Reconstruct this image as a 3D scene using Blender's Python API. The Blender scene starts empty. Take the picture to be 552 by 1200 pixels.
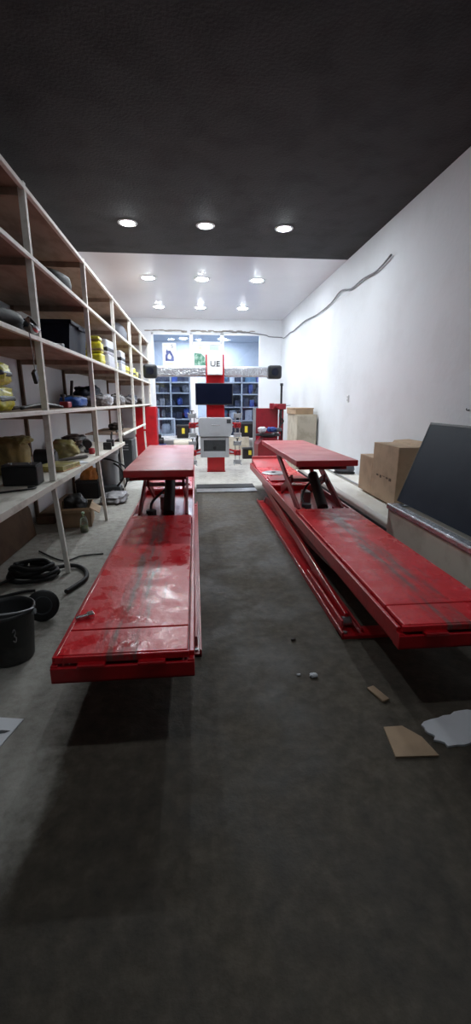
import bpy, bmesh, math, random
from mathutils import Vector, Matrix, Euler, noise
random.seed(7)
S = bpy.context.scene
C = S.collection
PI = math.pi

# ------------------------------------------------------------------ materials
M = {}
def mat(name, col, rough=0.5, metal=0.0, var=0.0, scale=6.0, col2=None, mix=(0.45, 0.62), bump=0.0, bscale=40.0,
        spec=0.5, coat=0.0, stretch=(1, 1, 1), roughvar=None):
    m = bpy.data.materials.new(name); m.use_nodes = True
    nt = m.node_tree; N = nt.nodes; L = nt.links
    b = N['Principled BSDF']
    b.inputs['Roughness'].default_value = rough
    b.inputs['Metallic'].default_value = metal
    b.inputs['Specular IOR Level'].default_value = spec
    b.inputs['Coat Weight'].default_value = coat
    b.inputs['Coat Roughness'].default_value = 0.12
    tc = N.new('ShaderNodeTexCoord')
    mp = N.new('ShaderNodeMapping'); mp.inputs['Scale'].default_value = stretch
    L.new(tc.outputs['Object'], mp.inputs['Vector'])
    if col2 is None:
        v = var if var else 0.12
        col2 = tuple(max(0, c * (1 - v)) for c in col)
    n = N.new('ShaderNodeTexNoise'); n.inputs['Scale'].default_value = scale
    n.inputs['Detail'].default_value = 6; n.inputs['Roughness'].default_value = 0.6
    L.new(mp.outputs['Vector'], n.inputs['Vector'])
    r = N.new('ShaderNodeValToRGB')
    r.color_ramp.elements[0].position = mix[0]; r.color_ramp.elements[0].color = (*col, 1)
    r.color_ramp.elements[1].position = mix[1]; r.color_ramp.elements[1].color = (*col2, 1)
    L.new(n.outputs['Fac'], r.inputs['Fac']); L.new(r.outputs['Color'], b.inputs['Base Color'])
    if roughvar:
        rr = N.new('ShaderNodeMapRange')
        rr.inputs['From Min'].default_value = 0.4; rr.inputs['From Max'].default_value = 0.6
        rr.inputs['To Min'].default_value = roughvar[0]; rr.inputs['To Max'].default_value = roughvar[1]
        L.new(n.outputs['Fac'], rr.inputs['Value']); L.new(rr.outputs['Result'], b.inputs['Roughness'])
    if bump:
        n2 = N.new('ShaderNodeTexNoise'); n2.inputs['Scale'].default_value = bscale; n2.inputs['Detail'].default_value = 4
        L.new(mp.outputs['Vector'], n2.inputs['Vector'])
        bp = N.new('ShaderNodeBump'); bp.inputs['Strength'].default_value = bump; bp.inputs['Distance'].default_value = 0.02
        L.new(n2.outputs['Fac'], bp.inputs['Height']); L.new(bp.outputs['Normal'], b.inputs['Normal'])
    M[name] = m
    return m

def emis(name, col, s):
    m = bpy.data.materials.new(name); m.use_nodes = True
    b = m.node_tree.nodes['Principled BSDF']
    b.inputs['Base Color'].default_value = (*col, 1)
    b.inputs['Emission Color'].default_value = (*col, 1); b.inputs['Emission Strength'].default_value = s
    M[name] = m

def glass(name, tint, gloss):
    m = bpy.data.materials.new(name); m.use_nodes = True
    nt = m.node_tree; N = nt.nodes; L = nt.links
    N.remove(N['Principled BSDF'])
    t = N.new('ShaderNodeBsdfTransparent'); t.inputs['Color'].default_value = (*tint, 1)
    g = N.new('ShaderNodeBsdfGlossy'); g.inputs['Roughness'].default_value = 0.02
    f = N.new('ShaderNodeFresnel'); f.inputs['IOR'].default_value = gloss
    x = N.new('ShaderNodeMixShader')
    L.new(f.outputs[0], x.inputs[0]); L.new(t.outputs[0], x.inputs[1]); L.new(g.outputs[0], x.inputs[2])
    L.new(x.outputs[0], N['Material Output'].inputs[0])
    M[name] = m

def deck_red(name):
    """red gloss paint with a grey worn wheel track down the middle and wet patches"""
    m = bpy.data.materials.new(name); m.use_nodes = True
    nt = m.node_tree; N = nt.nodes; L = nt.links
    b = N['Principled BSDF']
    tc = N.new('ShaderNodeTexCoord')
    sep = N.new('ShaderNodeSeparateXYZ'); L.new(tc.outputs['Object'], sep.inputs[0])
    mp = N.new('ShaderNodeMapping'); mp.inputs['Scale'].default_value = (13, 1.3, 4)
    L.new(tc.outputs['Object'], mp.inputs['Vector'])
    n = N.new('ShaderNodeTexNoise'); n.inputs['Scale'].default_value = 1.0; n.inputs['Detail'].default_value = 8
    n.inputs['Roughness'].default_value = 0.65
    L.new(mp.outputs['Vector'], n.inputs['Vector'])
    # distance from the track's middle
    ab = N.new('ShaderNodeMath'); ab.operation = 'ABSOLUTE'; L.new(sep.outputs['X'], ab.inputs[0])
    mr = N.new('ShaderNodeMapRange'); mr.inputs['From Min'].default_value = 0.03; mr.inputs['From Max'].default_value = 0.22
    mr.inputs['To Min'].default_value = 0.13; mr.inputs['To Max'].default_value = -0.16
    L.new(ab.outputs[0], mr.inputs['Value'])
    ad = N.new('ShaderNodeMath'); ad.operation = 'ADD'; L.new(n.outputs['Fac'], ad.inputs[0]); L.new(mr.outputs['Result'], ad.inputs[1])
    r = N.new('ShaderNodeValToRGB')
    e = r.color_ramp.elements
    e[0].position = 0.48; e[0].color = (0.72, 0.014, 0.024, 1)
    e[1].position = 0.69; e[1].color = (0.24, 0.10, 0.09, 1)
    k = r.color_ramp.elements.new(0.59); k.color = (0.54, 0.026, 0.032, 1)
    L.new(ad.outputs[0], r.inputs['Fac']); L.new(r.outputs['Color'], b.inputs['Base Color'])
    n2 = N.new('ShaderNodeTexNoise'); n2.inputs['Scale'].default_value = 9; n2.inputs['Detail'].default_value = 2.5
    L.new(tc.outputs['Object'], n2.inputs['Vector'])
    r2 = N.new('ShaderNodeMapRange'); r2.inputs['From Min'].default_value = 0.30; r2.inputs['From Max'].default_value = 0.60
    r2.inputs['To Min'].default_value = 0.12; r2.inputs['To Max'].default_value = 0.40
    L.new(n2.outputs['Fac'], r2.inputs['Value']); L.new(r2.outputs['Result'], b.inputs['Roughness'])
    n3 = N.new('ShaderNodeTexNoise'); n3.inputs['Scale'].default_value = 26; n3.inputs['Detail'].default_value = 3
    L.new(tc.outputs['Object'], n3.inputs['Vector'])
    bp = N.new('ShaderNodeBump'); bp.inputs['Strength'].default_value = 0.28; bp.inputs['Distance'].default_value = 0.01
    L.new(n3.outputs['Fac'], bp.inputs['Height']); L.new(bp.outputs['Normal'], b.inputs['Normal'])
    M[name] = m

def floor_mat(name):
    m = bpy.data.materials.new(name); m.use_nodes = True
    nt = m.node_tree; N = nt.nodes; L = nt.links
    b = N['Principled BSDF']
    tc = N.new('ShaderNodeTexCoord')
    def nz(s, d, src='Object'):
        n = N.new('ShaderNodeTexNoise'); n.inputs['Scale'].default_value = s; n.inputs['Detail'].default_value = d
        n.inputs['Roughness'].default_value = 0.65; L.new(tc.outputs[src], n.inputs['Vector']); return n
    def ramp(fac, stops):
        r = N.new('ShaderNodeValToRGB')
        r.color_ramp.elements[0].position = stops[0][0]; r.color_ramp.elements[0].color = (*stops[0][1], 1)
        r.color_ramp.elements[1].position = stops[-1][0]; r.color_ramp.elements[1].color = (*stops[-1][1], 1)
        for p, c in stops[1:-1]:
            k = r.color_ramp.elements.new(p); k.color = (*c, 1)
        L.new(fac, r.inputs['Fac']); return r.outputs['Color']
    n1 = nz(1.7, 8); n2 = nz(14, 6); n3 = nz(60, 2)
    mx = N.new('ShaderNodeMath'); mx.operation = 'MULTIPLY_ADD'; mx.inputs[1].default_value = 0.45
    L.new(n2.outputs['Fac'], mx.inputs[0])
    h = N.new('ShaderNodeMath'); h.operation = 'MULTIPLY'; h.inputs[1].default_value = 0.55; L.new(n1.outputs['Fac'], h.inputs[0])
    L.new(h.outputs[0], mx.inputs[2])
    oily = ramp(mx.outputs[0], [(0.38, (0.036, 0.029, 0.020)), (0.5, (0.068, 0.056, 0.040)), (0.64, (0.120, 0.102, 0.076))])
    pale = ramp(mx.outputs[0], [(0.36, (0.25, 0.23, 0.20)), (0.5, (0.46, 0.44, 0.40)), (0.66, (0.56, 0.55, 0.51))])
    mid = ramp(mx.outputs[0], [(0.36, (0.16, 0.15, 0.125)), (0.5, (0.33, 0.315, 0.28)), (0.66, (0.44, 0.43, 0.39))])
    # where the pale slab is: beyond the steel channel; the strip beside the shelves is middling
    sep = N.new('ShaderNodeSeparateXYZ'); L.new(tc.outputs['Object'], sep.inputs[0])
    def mask(out, a, bb):
        w = N.new('ShaderNodeMath'); w.operation = 'MULTIPLY_ADD'; w.inputs[1].default_value = 0.5
        L.new(n1.outputs['Fac'], w.inputs[0]); L.new(out, w.inputs[2])
        k = N.new('ShaderNodeMapRange'); k.inputs['From Min'].default_value = a; k.inputs['From Max'].default_value = bb
        L.new(w.outputs[0], k.inputs['Value']); return k.outputs['Result']
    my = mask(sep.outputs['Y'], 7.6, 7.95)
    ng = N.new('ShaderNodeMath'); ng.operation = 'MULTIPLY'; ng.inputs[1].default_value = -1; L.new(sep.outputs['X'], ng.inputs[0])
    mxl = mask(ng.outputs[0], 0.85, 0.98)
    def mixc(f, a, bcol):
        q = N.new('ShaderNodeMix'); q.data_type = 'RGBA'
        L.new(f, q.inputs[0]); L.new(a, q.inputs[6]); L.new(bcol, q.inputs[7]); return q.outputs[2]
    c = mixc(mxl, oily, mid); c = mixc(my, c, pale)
    L.new(c, b.inputs['Base Color'])
    rr = N.new('ShaderNodeMapRange'); rr.inputs['From Min'].default_value = 0.4; rr.inputs['From Max'].default_value = 0.6
    rr.inputs['To Min'].default_value = 0.62; rr.inputs['To Max'].default_value = 0.88
    L.new(n1.outputs['Fac'], rr.inputs['Value']); L.new(rr.outputs['Result'], b.inputs['Roughness'])
    bp = N.new('ShaderNodeBump'); bp.inputs['Strength'].default_value = 0.4; bp.inputs['Distance'].default_value = 0.015
    L.new(n2.outputs['Fac'], bp.inputs['Height']); L.new(bp.outputs['Normal'], b.inputs['Normal'])
    M[name] = m

mat('plaster', (0.76, 0.785, 0.82), 0.75, var=0.05, scale=1.2, bump=0.12, bscale=18, col2=(0.69, 0.71, 0.735), mix=(0.48, 0.72))
mat('ceiling_pvc', (0.70, 0.70, 0.74), 0.24, var=0.04, scale=0.8, spec=0.5)
mat('darkened_shell', (0.032, 0.032, 0.034), 0.85, var=0.4, scale=2.5, bump=0.3)  # near-black colour put in to keep the unseen near ceiling dark
mat('white_timber', (0.84, 0.82, 0.76), 0.6, col2=(0.70, 0.66, 0.58), scale=9, mix=(0.5, 0.7), stretch=(2, 1, 2))
mat('shelf_ply', (0.36, 0.265, 0.20), 0.75, col2=(0.27, 0.19, 0.14), scale=3.2, stretch=(3, 1, 1))
mat('bench_board', (0.74, 0.71, 0.64), 0.6, col2=(0.42, 0.38, 0.31), scale=7, mix=(0.52, 0.72), stretch=(1, 0.5, 1))
mat('red_paint', (0.52, 0.008, 0.015), 0.3, col2=(0.34, 0.010, 0.014), scale=5, mix=(0.5, 0.75), bump=0.12, bscale=30, coat=0.15)
mat('red_machine', (0.28, 0.010, 0.022), 0.35, var=0.2)
mat('red_worn_sheen', (0.60, 0.052, 0.060), 0.34, col2=(0.52, 0.10, 0.10), scale=4.5, mix=(0.48, 0.68), bump=0.06, bscale=14, roughvar=(0.28, 0.38))  # worn red, with the tables' pale sheen mixed into the colour
mat('red_dark', (0.26, 0.010, 0.014), 0.45, col2=(0.08, 0.014, 0.014), scale=6, mix=(0.5, 0.68))
deck_red('red_deck')
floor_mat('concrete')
mat('black_rubber', (0.012, 0.012, 0.013), 0.6, var=0.3, bump=0.1)
mat('black_plastic', (0.014, 0.015, 0.018), 0.4, var=0.3)
mat('navy_plastic', (0.008, 0.011, 0.024), 0.6, spec=0.2, var=0.3)
mat('dark_grey', (0.05, 0.054, 0.06), 0.5, var=0.25)
mat('bucket_black', (0.026, 0.027, 0.028), 0.55, col2=(0.10, 0.10, 0.095), scale=5, mix=(0.5, 0.78))
mat('grey_metal', (0.36, 0.37, 0.39), 0.42, metal=0.3, var=0.12)
mat('cabinet_grey', (0.40, 0.41, 0.44), 0.45, var=0.06)
mat('chrome', (0.75, 0.76, 0.78), 0.18, metal=1.0, var=0.1)
mat('steel', (0.42, 0.43, 0.44), 0.4, metal=0.85, var=0.3, bump=0.1)
mat('white_paint', (0.78, 0.79, 0.80), 0.4, var=0.05)
mat('white_pvc', (0.82, 0.83, 0.86), 0.35, var=0.04)
mat('screen', (0.006, 0.008, 0.020), 0.16, var=0.2)
mat('silver_wrap', (0.72, 0.74, 0.80), 0.22, metal=0.75, var=0.2, bump=0.6, bscale=28)
mat('cardboard', (0.44, 0.31, 0.20), 0.8, var=0.18, scale=5)
mat('cardboard_dark', (0.20, 0.13, 0.085), 0.85, var=0.25, scale=5)
mat('white_foam', (0.84, 0.82, 0.75), 0.5, col2=(0.70, 0.67, 0.58), scale=4.5, mix=(0.5, 0.72))
mat('cream', (0.72, 0.69, 0.59), 0.55, col2=(0.56, 0.52, 0.42), scale=4.5, mix=(0.5, 0.72))
mat('beige_board', (0.52, 0.47, 0.38), 0.65, col2=(0.40, 0.35, 0.27), scale=5)
mat('black_panel', (0.012, 0.020, 0.034), 0.5, spec=0.12, col2=(0.022, 0.032, 0.048), scale=2.5, mix=(0.5, 0.75))
mat('yellow_bag', (0.76, 0.70, 0.035), 0.3, col2=(0.40, 0.38, 0.05), scale=6, mix=(0.5, 0.66), bump=0.4, bscale=14)
mat('label_black', (0.015, 0.015, 0.016), 0.4, var=0.3)
mat('white_label', (0.66, 0.68, 0.76), 0.45, var=0.1)
mat('paper_white', (0.76, 0.78, 0.82), 0.7, var=0.08, scale=4)
mat('kraft', (0.30, 0.22, 0.075), 0.7, col2=(0.19, 0.135, 0.055), scale=7, bump=0.5, bscale=12)
mat('olive_bag', (0.40, 0.36, 0.12), 0.5, col2=(0.24, 0.20, 0.09), scale=7, bump=0.5, bscale=14)
mat('orange', (0.62, 0.22, 0.035), 0.5, var=0.3, bump=0.3)
mat('orange_wood', (0.58, 0.42, 0.22), 0.6, col2=(0.46, 0.15, 0.06), scale=6)
mat('blue_bag', (0.015, 0.10, 0.42), 0.4, var=0.3, bump=0.3)
mat('grey_bag', (0.34, 0.33, 0.34), 0.4, col2=(0.16, 0.15, 0.16), scale=9, bump=0.5, bscale=20)
mat('slate_bag', (0.11, 0.115, 0.14), 0.55, var=0.25, bump=0.3)
mat('brown_dark', (0.060, 0.045, 0.038), 0.7, var=0.4)
mat('wood_brown', (0.17, 0.105, 0.065), 0.7, var=0.3, stretch=(1, 0.3, 1))
mat('yellow_label', (0.78, 0.66, 0.06), 0.4, var=0.1)
mat('red_small', (0.40, 0.02, 0.03), 0.4, var=0.2)
mat('green_print', (0.05, 0.20, 0.13), 0.5, col2=(0.35, 0.50, 0.42), scale=12)
mat('pale_green', (0.52, 0.72, 0.56), 0.5, var=0.1)
mat('pale_yellow', (0.80, 0.76, 0.45), 0.5, var=0.1)
mat('blue_print', (0.035, 0.055, 0.22), 0.5, col2=(0.16, 0.19, 0.40), scale=14)
mat('shop_wall', (0.48, 0.52, 0.58), 0.7, var=0.06)
mat('shop_floor', (0.30, 0.31, 0.33), 0.4, var=0.1)
mat('rack_grey', (0.42, 0.45, 0.50), 0.45, var=0.1)
mat('rack_gloom', (0.07, 0.08, 0.11), 0.6, var=0.3)
mat('goods_navy', (0.025, 0.032, 0.065), 0.6, var=0.4, bump=0.4, bscale=10)
mat('goods_blue', (0.03, 0.07, 0.30), 0.5, var=0.4)
mat('goods_grey', (0.20, 0.21, 0.24), 0.6, var=0.4)
mat('goods_pale', (0.46, 0.49, 0.55), 0.6, var=0.3)
mat('goods_teal', (0.08, 0.17, 0.27), 0.5, var=0.4)
mat('clear_plastic', (0.55, 0.62, 0.55), 0.15, var=0.1)
M['clear_plastic'].node_tree.nodes['Principled BSDF'].inputs['Transmission Weight'].default_value = 0.75
mat('green_liquid', (0.32, 0.36, 0.08), 0.2, var=0.2)
mat('cable_grey', (0.20, 0.20, 0.22), 0.6, var=0.3)
mat('mortar', (0.34, 0.31, 0.28), 0.9, var=0.4, bump=0.6, bscale=30)
mat('black_logo', (0.01, 0.01, 0.02), 0.4, var=0.1)
mat('brown_text', (0.11, 0.07, 0.045), 0.8, var=0.1)
glass('window_glass', (0.86, 0.90, 0.96), 1.5)
emis('lamp_glow', (0.88, 0.95, 1.0), 150.0)
emis('shop_glow', (0.86, 0.93, 1.0), 200.0)

# ------------------------------------------------------------------ geometry helpers
class MB:
    def __init__(s): s.bm = bmesh.new()
    def _xf(s, vs, c, rot):
        m = Matrix.Translation(Vector(c)) @ (Euler(rot).to_matrix().to_4x4() if rot else Matrix())
        for v in vs: v.co = m @ v.co
    def box(s, c, d, rot=None, taper=1.0):
        r = bmesh.ops.create_cube(s.bm, size=1.0)['verts']
        for v in r:
            k = taper if v.co.z > 0 else 1.0
            v.co = Vector((v.co.x * d[0] * k, v.co.y * d[1] * k, v.co.z * d[2]))
        s._xf(r, c, rot); return s
    def b2(s, x0, x1, y0, y1, z0, z1, rot=None):
        return s.box(((x0 + x1) / 2, (y0 + y1) / 2, (z0 + z1) / 2), (abs(x1 - x0), abs(y1 - y0), abs(z1 - z0)), rot)
    def cyl(s, p0, p1, r, r2=None, seg=20):
        p0, p1 = Vector(p0), Vector(p1); d = p1 - p0
        vs = bmesh.ops.create_cone(s.bm, cap_ends=True, segments=seg, radius1=r, radius2=r if r2 is None else r2, depth=d.length)['verts']
        m = Matrix.Translation((p0 + p1) / 2) @ d.to_track_quat('Z', 'Y').to_matrix().to_4x4()
        for v in vs: v.co = m @ v.co
        return s
    def bar(s, p0, p1, w, h, up=(0, 0, 1)):
        p0, p1 = Vector(p0), Vector(p1); d = (p1 - p0); n = d.normalized()
        side = n.cross(Vector(up)).normalized(); u = side.cross(n).normalized()
        vs = bmesh.ops.create_cube(s.bm, size=1.0)['verts']
        for v in vs:
            v.co = (p0 + p1) / 2 + n * v.co.y * d.length + side * v.co.x * w + u * v.co.z * h
        return s
    def lathe(s, prof, c=(0, 0, 0), seg=28, rot=None):
        rings = []
        new = []
        for r, z in prof:
            ring = [s.bm.verts.new((r * math.cos(2 * PI * i / seg), r * math.sin(2 * PI * i / seg), z)) for i in range(seg)]
            rings.append(ring); new += ring
        for a, b in zip(rings, rings[1:]):
            for i in range(seg):
                s.bm.faces.new((a[i], a[(i + 1) % seg], b[(i + 1) % seg], b[i]))
        s._xf(new, c, rot); return s
    def tube(s, pts, r, seg=10, smooth=True):
        pts = [Vector(p) for p in pts]
        if smooth and len(pts) > 2:
            q = []
            for i in range(len(pts) - 1):
                a = pts[max(i - 1, 0)]; b = pts[i]; c = pts[i + 1]; d = pts[min(i + 2, len(pts) - 1)]
                for k in range(6):
                    t = k / 6
                    q.append(0.5 * ((2 * b) + (c - a) * t + (2 * a - 5 * b + 4 * c - d) * t * t + (3 * b - a - 3 * c + d) * t ** 3))
            q.append(pts[-1]); pts = q
        rings = []; prev = None
        for i, p in enumerate(pts):
            d = (pts[min(i + 1, len(pts) - 1)] - pts[max(i - 1, 0)]).normalized()
            ref = prev if prev else (Vector((0, 0, 1)) if abs(d.z) < 0.9 else Vector((1, 0, 0)))
            u = (ref - d * ref.dot(d)).normalized(); w = d.cross(u); prev = u
            rings.append([s.bm.verts.new(p + u * r * math.cos(2 * PI * k / seg) + w * r * math.sin(2 * PI * k / seg)) for k in range(seg)])
        for a, b in zip(rings, rings[1:]):
            for k in range(seg): s.bm.faces.new((a[k], a[(k + 1) % seg], b[(k + 1) % seg], b[k]))
        s.bm.faces.new(rings[0][::-1]); s.bm.faces.new(rings[-1]); return s
    def prism(s, pts, axis, a, b):
        """extrude a 2-D outline along an axis: 'x' -> pts are (y,z); 'y' -> (x,z); 'z' -> (x,y)"""
        f = {'x': lambda p, t: (t, p[0], p[1]), 'y': lambda p, t: (p[0], t, p[1]), 'z': lambda p, t: (p[0], p[1], t)}[axis]
        A = [s.bm.verts.new(f(p, a)) for p in pts]; B = [s.bm.verts.new(f(p, b)) for p in pts]
        s.bm.faces.new(A); s.bm.faces.new(B[::-1])
        for i in range(len(pts)):
            j = (i + 1) % len(pts); s.bm.faces.new((A[i], B[i], B[j], A[j]))
        return s
    def blob(s, c, d, sq=0.6, n=0.12, f=3.0, seed=0, rot=None, flat=True):
        """soft sack: a squared ellipsoid, crumpled by noise, its underside flattened at c.z"""
        vs = bmesh.ops.create_icosphere(s.bm, subdivisions=4, radius=1.0)['verts']
        for v in vs:
            p = v.co.copy()
            q = Vector([math.copysign(abs(t) ** sq, t) for t in p])
            k = 1 + n * noise.noise(p * f + Vector((seed * 7.3, seed, 0))) + n * 0.5 * noise.noise(p * f * 2.7 + Vector((seed, 3, 1)))
            q *= k
            v.co = Vector((q.x * d[0] / 2, q.y * d[1] / 2, q.z * d[2] / 2))
            if flat: v.co.z = max(v.co.z + d[2] / 2, 0)
        s._xf(vs, c, rot); return s
    def torus(s, c, R, r, rot=None, seg=36, rs=12, squash=1.0):
        rings = []; new = []
        for i in range(seg):
            a = 2 * PI * i / seg
            ring = []
            for k in range(rs):
                b = 2 * PI * k / rs
                ring.append(s.bm.verts.new(((R + r * math.cos(b)) * math.cos(a), (R + r * math.cos(b)) * math.sin(a), r * squash * math.sin(b))))
            rings.append(ring); new += ring
        for i in range(seg):
            A = rings[i]; B = rings[(i + 1) % seg]
            for k in range(rs): s.bm.faces.new((A[k], B[k], B[(k + 1) % rs], A[(k + 1) % rs]))
        s._xf(new, c, rot); return s
    def build(s, name, material, parent=None, bevel=0.0, smooth=False, loc=(0, 0, 0), rot=None, segs=2):
        bmesh.ops.recalc_face_normals(s.bm, faces=s.bm.faces)
        me = bpy.data.meshes.new(name); s.bm.to_mesh(me); s.bm.free()
        me.materials.append(M[material] if isinstance(material, str) else material)
        o = bpy.data.objects.new(name, me); C.objects.link(o)
        o.location = loc
        if rot: o.rotation_euler = rot
        if parent: o.parent = parent
        if smooth:
            for p in me.polygons: p.use_smooth = True
        if bevel:
            b = o.modifiers.new('edge', 'BEVEL'); b.width = bevel; b.segments = segs; b.limit_method = 'ANGLE'; b.angle_limit = 0.7
        return o

def tag(o, label, cat, group=None):
    o['label'] = label; o['category'] = cat
    if group: o['group'] = group
    return o
def thing(name, label, cat, loc=(0, 0, 0), rot=None, group=None):
    o = bpy.data.objects.new(name, None); C.objects.link(o); o.location = loc; o.empty_display_size = 0.1
    if rot: o.rotation_euler = rot
    return tag(o, label, cat, group)
def struct(o): o['kind'] = 'structure'; return o
def kids(o): return [c for c in bpy.data.objects if c.parent == o]
def dup(root, loc, label=None, rot=None, group=None):
    r = root.copy(); C.objects.link(r); r.location = loc
    if rot: r.rotation_euler = rot
    if label: r['label'] = label
    if group: r['group'] = group
    for ch in kids(root):
        c = ch.copy(); C.objects.link(c); c.parent = r
        for g in kids(ch):
            d = g.copy(); C.objects.link(d); d.parent = c
    return r
def text(body, size, material, parent, loc, rot, name='lettering', depth=0.002, sx=1.0):
    cu = bpy.data.curves.new(name, 'FONT'); cu.body = body; cu.size = size; cu.extrude = depth
    cu.align_x = 'CENTER'; cu.align_y = 'CENTER'
    o = bpy.data.objects.new(name, cu); C.objects.link(o); cu.materials.append(M[material])
    bpy.context.view_layer.update()
    me = bpy.data.meshes.new_from_object(o.evaluated_get(bpy.context.evaluated_depsgraph_get()))
    bpy.data.objects.remove(o); bpy.data.curves.remove(cu)
    me.materials.clear(); me.materials.append(M[material])
    o = bpy.data.objects.new(name, me); C.objects.link(o)
    o.location = loc; o.rotation_euler = rot; o.scale = (sx, 1, 1); o.parent = parent
    return o

# ------------------------------------------------------------------ room shell
XL, XR, YF, YN, ZC = -2.06, 2.45, 12.5, -1.4, 3.65
ZS = 7.3          # the glossy lining of the ceiling begins here; nearer, the unseen slab is coloured dark
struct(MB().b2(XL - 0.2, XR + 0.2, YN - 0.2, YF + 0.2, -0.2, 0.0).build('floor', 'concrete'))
struct(MB().b2(XL - 0.2, XR + 0.2, ZS, YF + 0.2, ZC, ZC + 0.12).build('ceiling', 'ceiling_pvc'))
struct(MB().b2(XL - 0.2, XR + 0.2, YN - 0.2, ZS, ZC, ZC + 0.12).build('ceiling_slab', 'darkened_shell'))
struct(MB().b2(XL - 0.2, XL, YN - 0.2, YF + 0.2, 0, ZC).build('wall_left', 'plaster'))
struct(MB().b2(XR, XR + 0.2, YN - 0.2, YF + 0.2, 0, ZC).build('wall_right', 'plaster'))
struct(MB().b2(XL, XR, YN - 0.2, YN, 0, ZC).build('wall_rear', 'darkened_shell'))
WX0, WX1, WZ0, WZ1 = -1.13, 1.88, 0.48, 3.30
DX0, DX1 = -0.05, 0.79
w = MB()
w.b2(XL, WX0, YF, YF + 0.2, 0, ZC).b2(WX1, XR, YF, YF + 0.2, 0, ZC).b2(WX0, WX1, YF, YF + 0.2, WZ1, ZC)
w.b2(WX0, DX0, YF, YF + 0.2, 0, WZ0).b2(DX1, WX1, YF, YF + 0.2, 0, WZ0)
struct(w.build('wall_far', 'plaster'))
# rough mortar line over the shop window
m = MB()
random.seed(3)
for i in range(26):
    x = -1.2 + i * 0.122
    if 9 <= i <= 9 or i > 23: continue
    m.blob((x + random.uniform(-.03, .03), YF - 0.004, WZ1 + 0.035 + random.uniform(-.012, .02)), (0.16, 0.018, random.uniform(.02, .05)), 0.8, 0.3, 3, i, flat=False)
struct(m.build('trim_1', 'mortar', smooth=True))

# shop window: fixed lights either side of a glazed door
fr = 0.055
def frame_ring(mb, x0, x1, z0, z1, t=fr, y=YF + 0.02, d=0.08):
    mb.b2(x0, x1, y, y + d, z0, z0 + t).b2(x0, x1, y, y + d, z1 - t, z1)
    mb.b2(x0, x0 + t, y, y + d, z0, z1).b2(x1 - t, x1, y, y + d, z0, z1)
    return mb
win = struct(bpy.data.objects.new('window_1', None)); C.objects.link(win)
mb = MB(); frame_ring(mb, WX0, DX0, WZ0, WZ1); mb.b2(WX0, DX0, YF + .02, YF + .1, 2.33, 2.44); mb.build('window_frame', 'white_pvc', win, 0.006)
for z0, z1 in ((WZ0 + fr, 2.33), (2.44, WZ1 - fr)):
    MB().b2(WX0 + fr, DX0 - fr, YF + 0.055, YF + 0.063, z0, z1).build('pane', 'window_glass', win)
win2 = struct(bpy.data.objects.new('window_2', None)); C.objects.link(win2)
mb = MB(); frame_ring(mb, DX1, WX1, WZ0, WZ1); mb.b2(DX1, WX1, YF + .02, YF + .1, 2.33, 2.44); mb.build('window_frame', 'white_pvc', win2, 0.006)
for z0, z1 in ((WZ0 + fr, 2.33), (2.44, WZ1 - fr)):
    MB().b2(DX1 + fr, WX1 - fr, YF + 0.055, YF + 0.063, z0, z1).build('pane', 'window_glass', win2)
door = struct(bpy.data.objects.new('door_1', None)); C.objects.link(door)
mb = MB(); frame_ring(mb, DX0, DX1, 0.0, WZ1, 0.045); mb.b2(DX0, DX1, YF + .02, YF + .1, 2.33, 2.44); mb.b2(DX0, DX1, YF + .02, YF + .1, 3.0, 3.06)
mb.build('door_frame', 'white_pvc', door, 0.006)
mb = MB(); frame_ring(mb, DX0 + .05, DX1 - .05, 0.02, 2.32, 0.09, YF + 0.03, 0.06); mb.b2(DX0 + .05, DX1 - .05, YF + .03, YF + .09, 0.02, 0.55)
mb.build('door_leaf', 'white_pvc', door, 0.006)
MB().b2(DX0 + .14, DX1 - .14, YF + .055, YF + .063, 0.55, 2.23).build('pane', 'window_glass', door)
MB().b2(DX0 + .05, DX1 - .05, YF + .055, YF + .063, 2.44, 3.0).build('pane', 'window_glass', door)
MB().b2(DX0 + .05, DX1 - .05, YF + .055, YF + .063, 3.06, 3.25).build('pane', 'window_glass', door)
hb = MB(); hb.cyl((DX0 + .09, YF + .03, 1.02), (DX0 + .09, YF - .03, 1.02), .012).cyl((DX0 + .09, YF - .03, 1.02), (DX0 + .21, YF - .03, 1.02), .011)
hb.build('handle', 'grey_metal', door)

# the shop beyond the glass
SY = 17.5
struct(MB().b2(-3.2, 3.6, YF + .2, SY + .2, -0.2, 0).build('floor_shop', 'shop_floor'))
struct(MB().b2(-3.2, 3.6, YF + .2, SY + .2, 3.7, 3.85).build('ceiling_shop', 'shop_wall'))
struct(MB().b2(-3.2, 3.6, SY, SY + .2, 0, 3.7).build('wall_shop_far', 'shop_wall'))
struct(MB().b2(-3.4, -3.2, YF + .2, SY + .2, 0, 3.7).build('wall_shop_left', 'shop_wall'))
struct(MB().b2(3.6, 3.8, YF + .2, SY + .2, 0, 3.7).build('wall_shop_right', 'shop_wall'))

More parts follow.
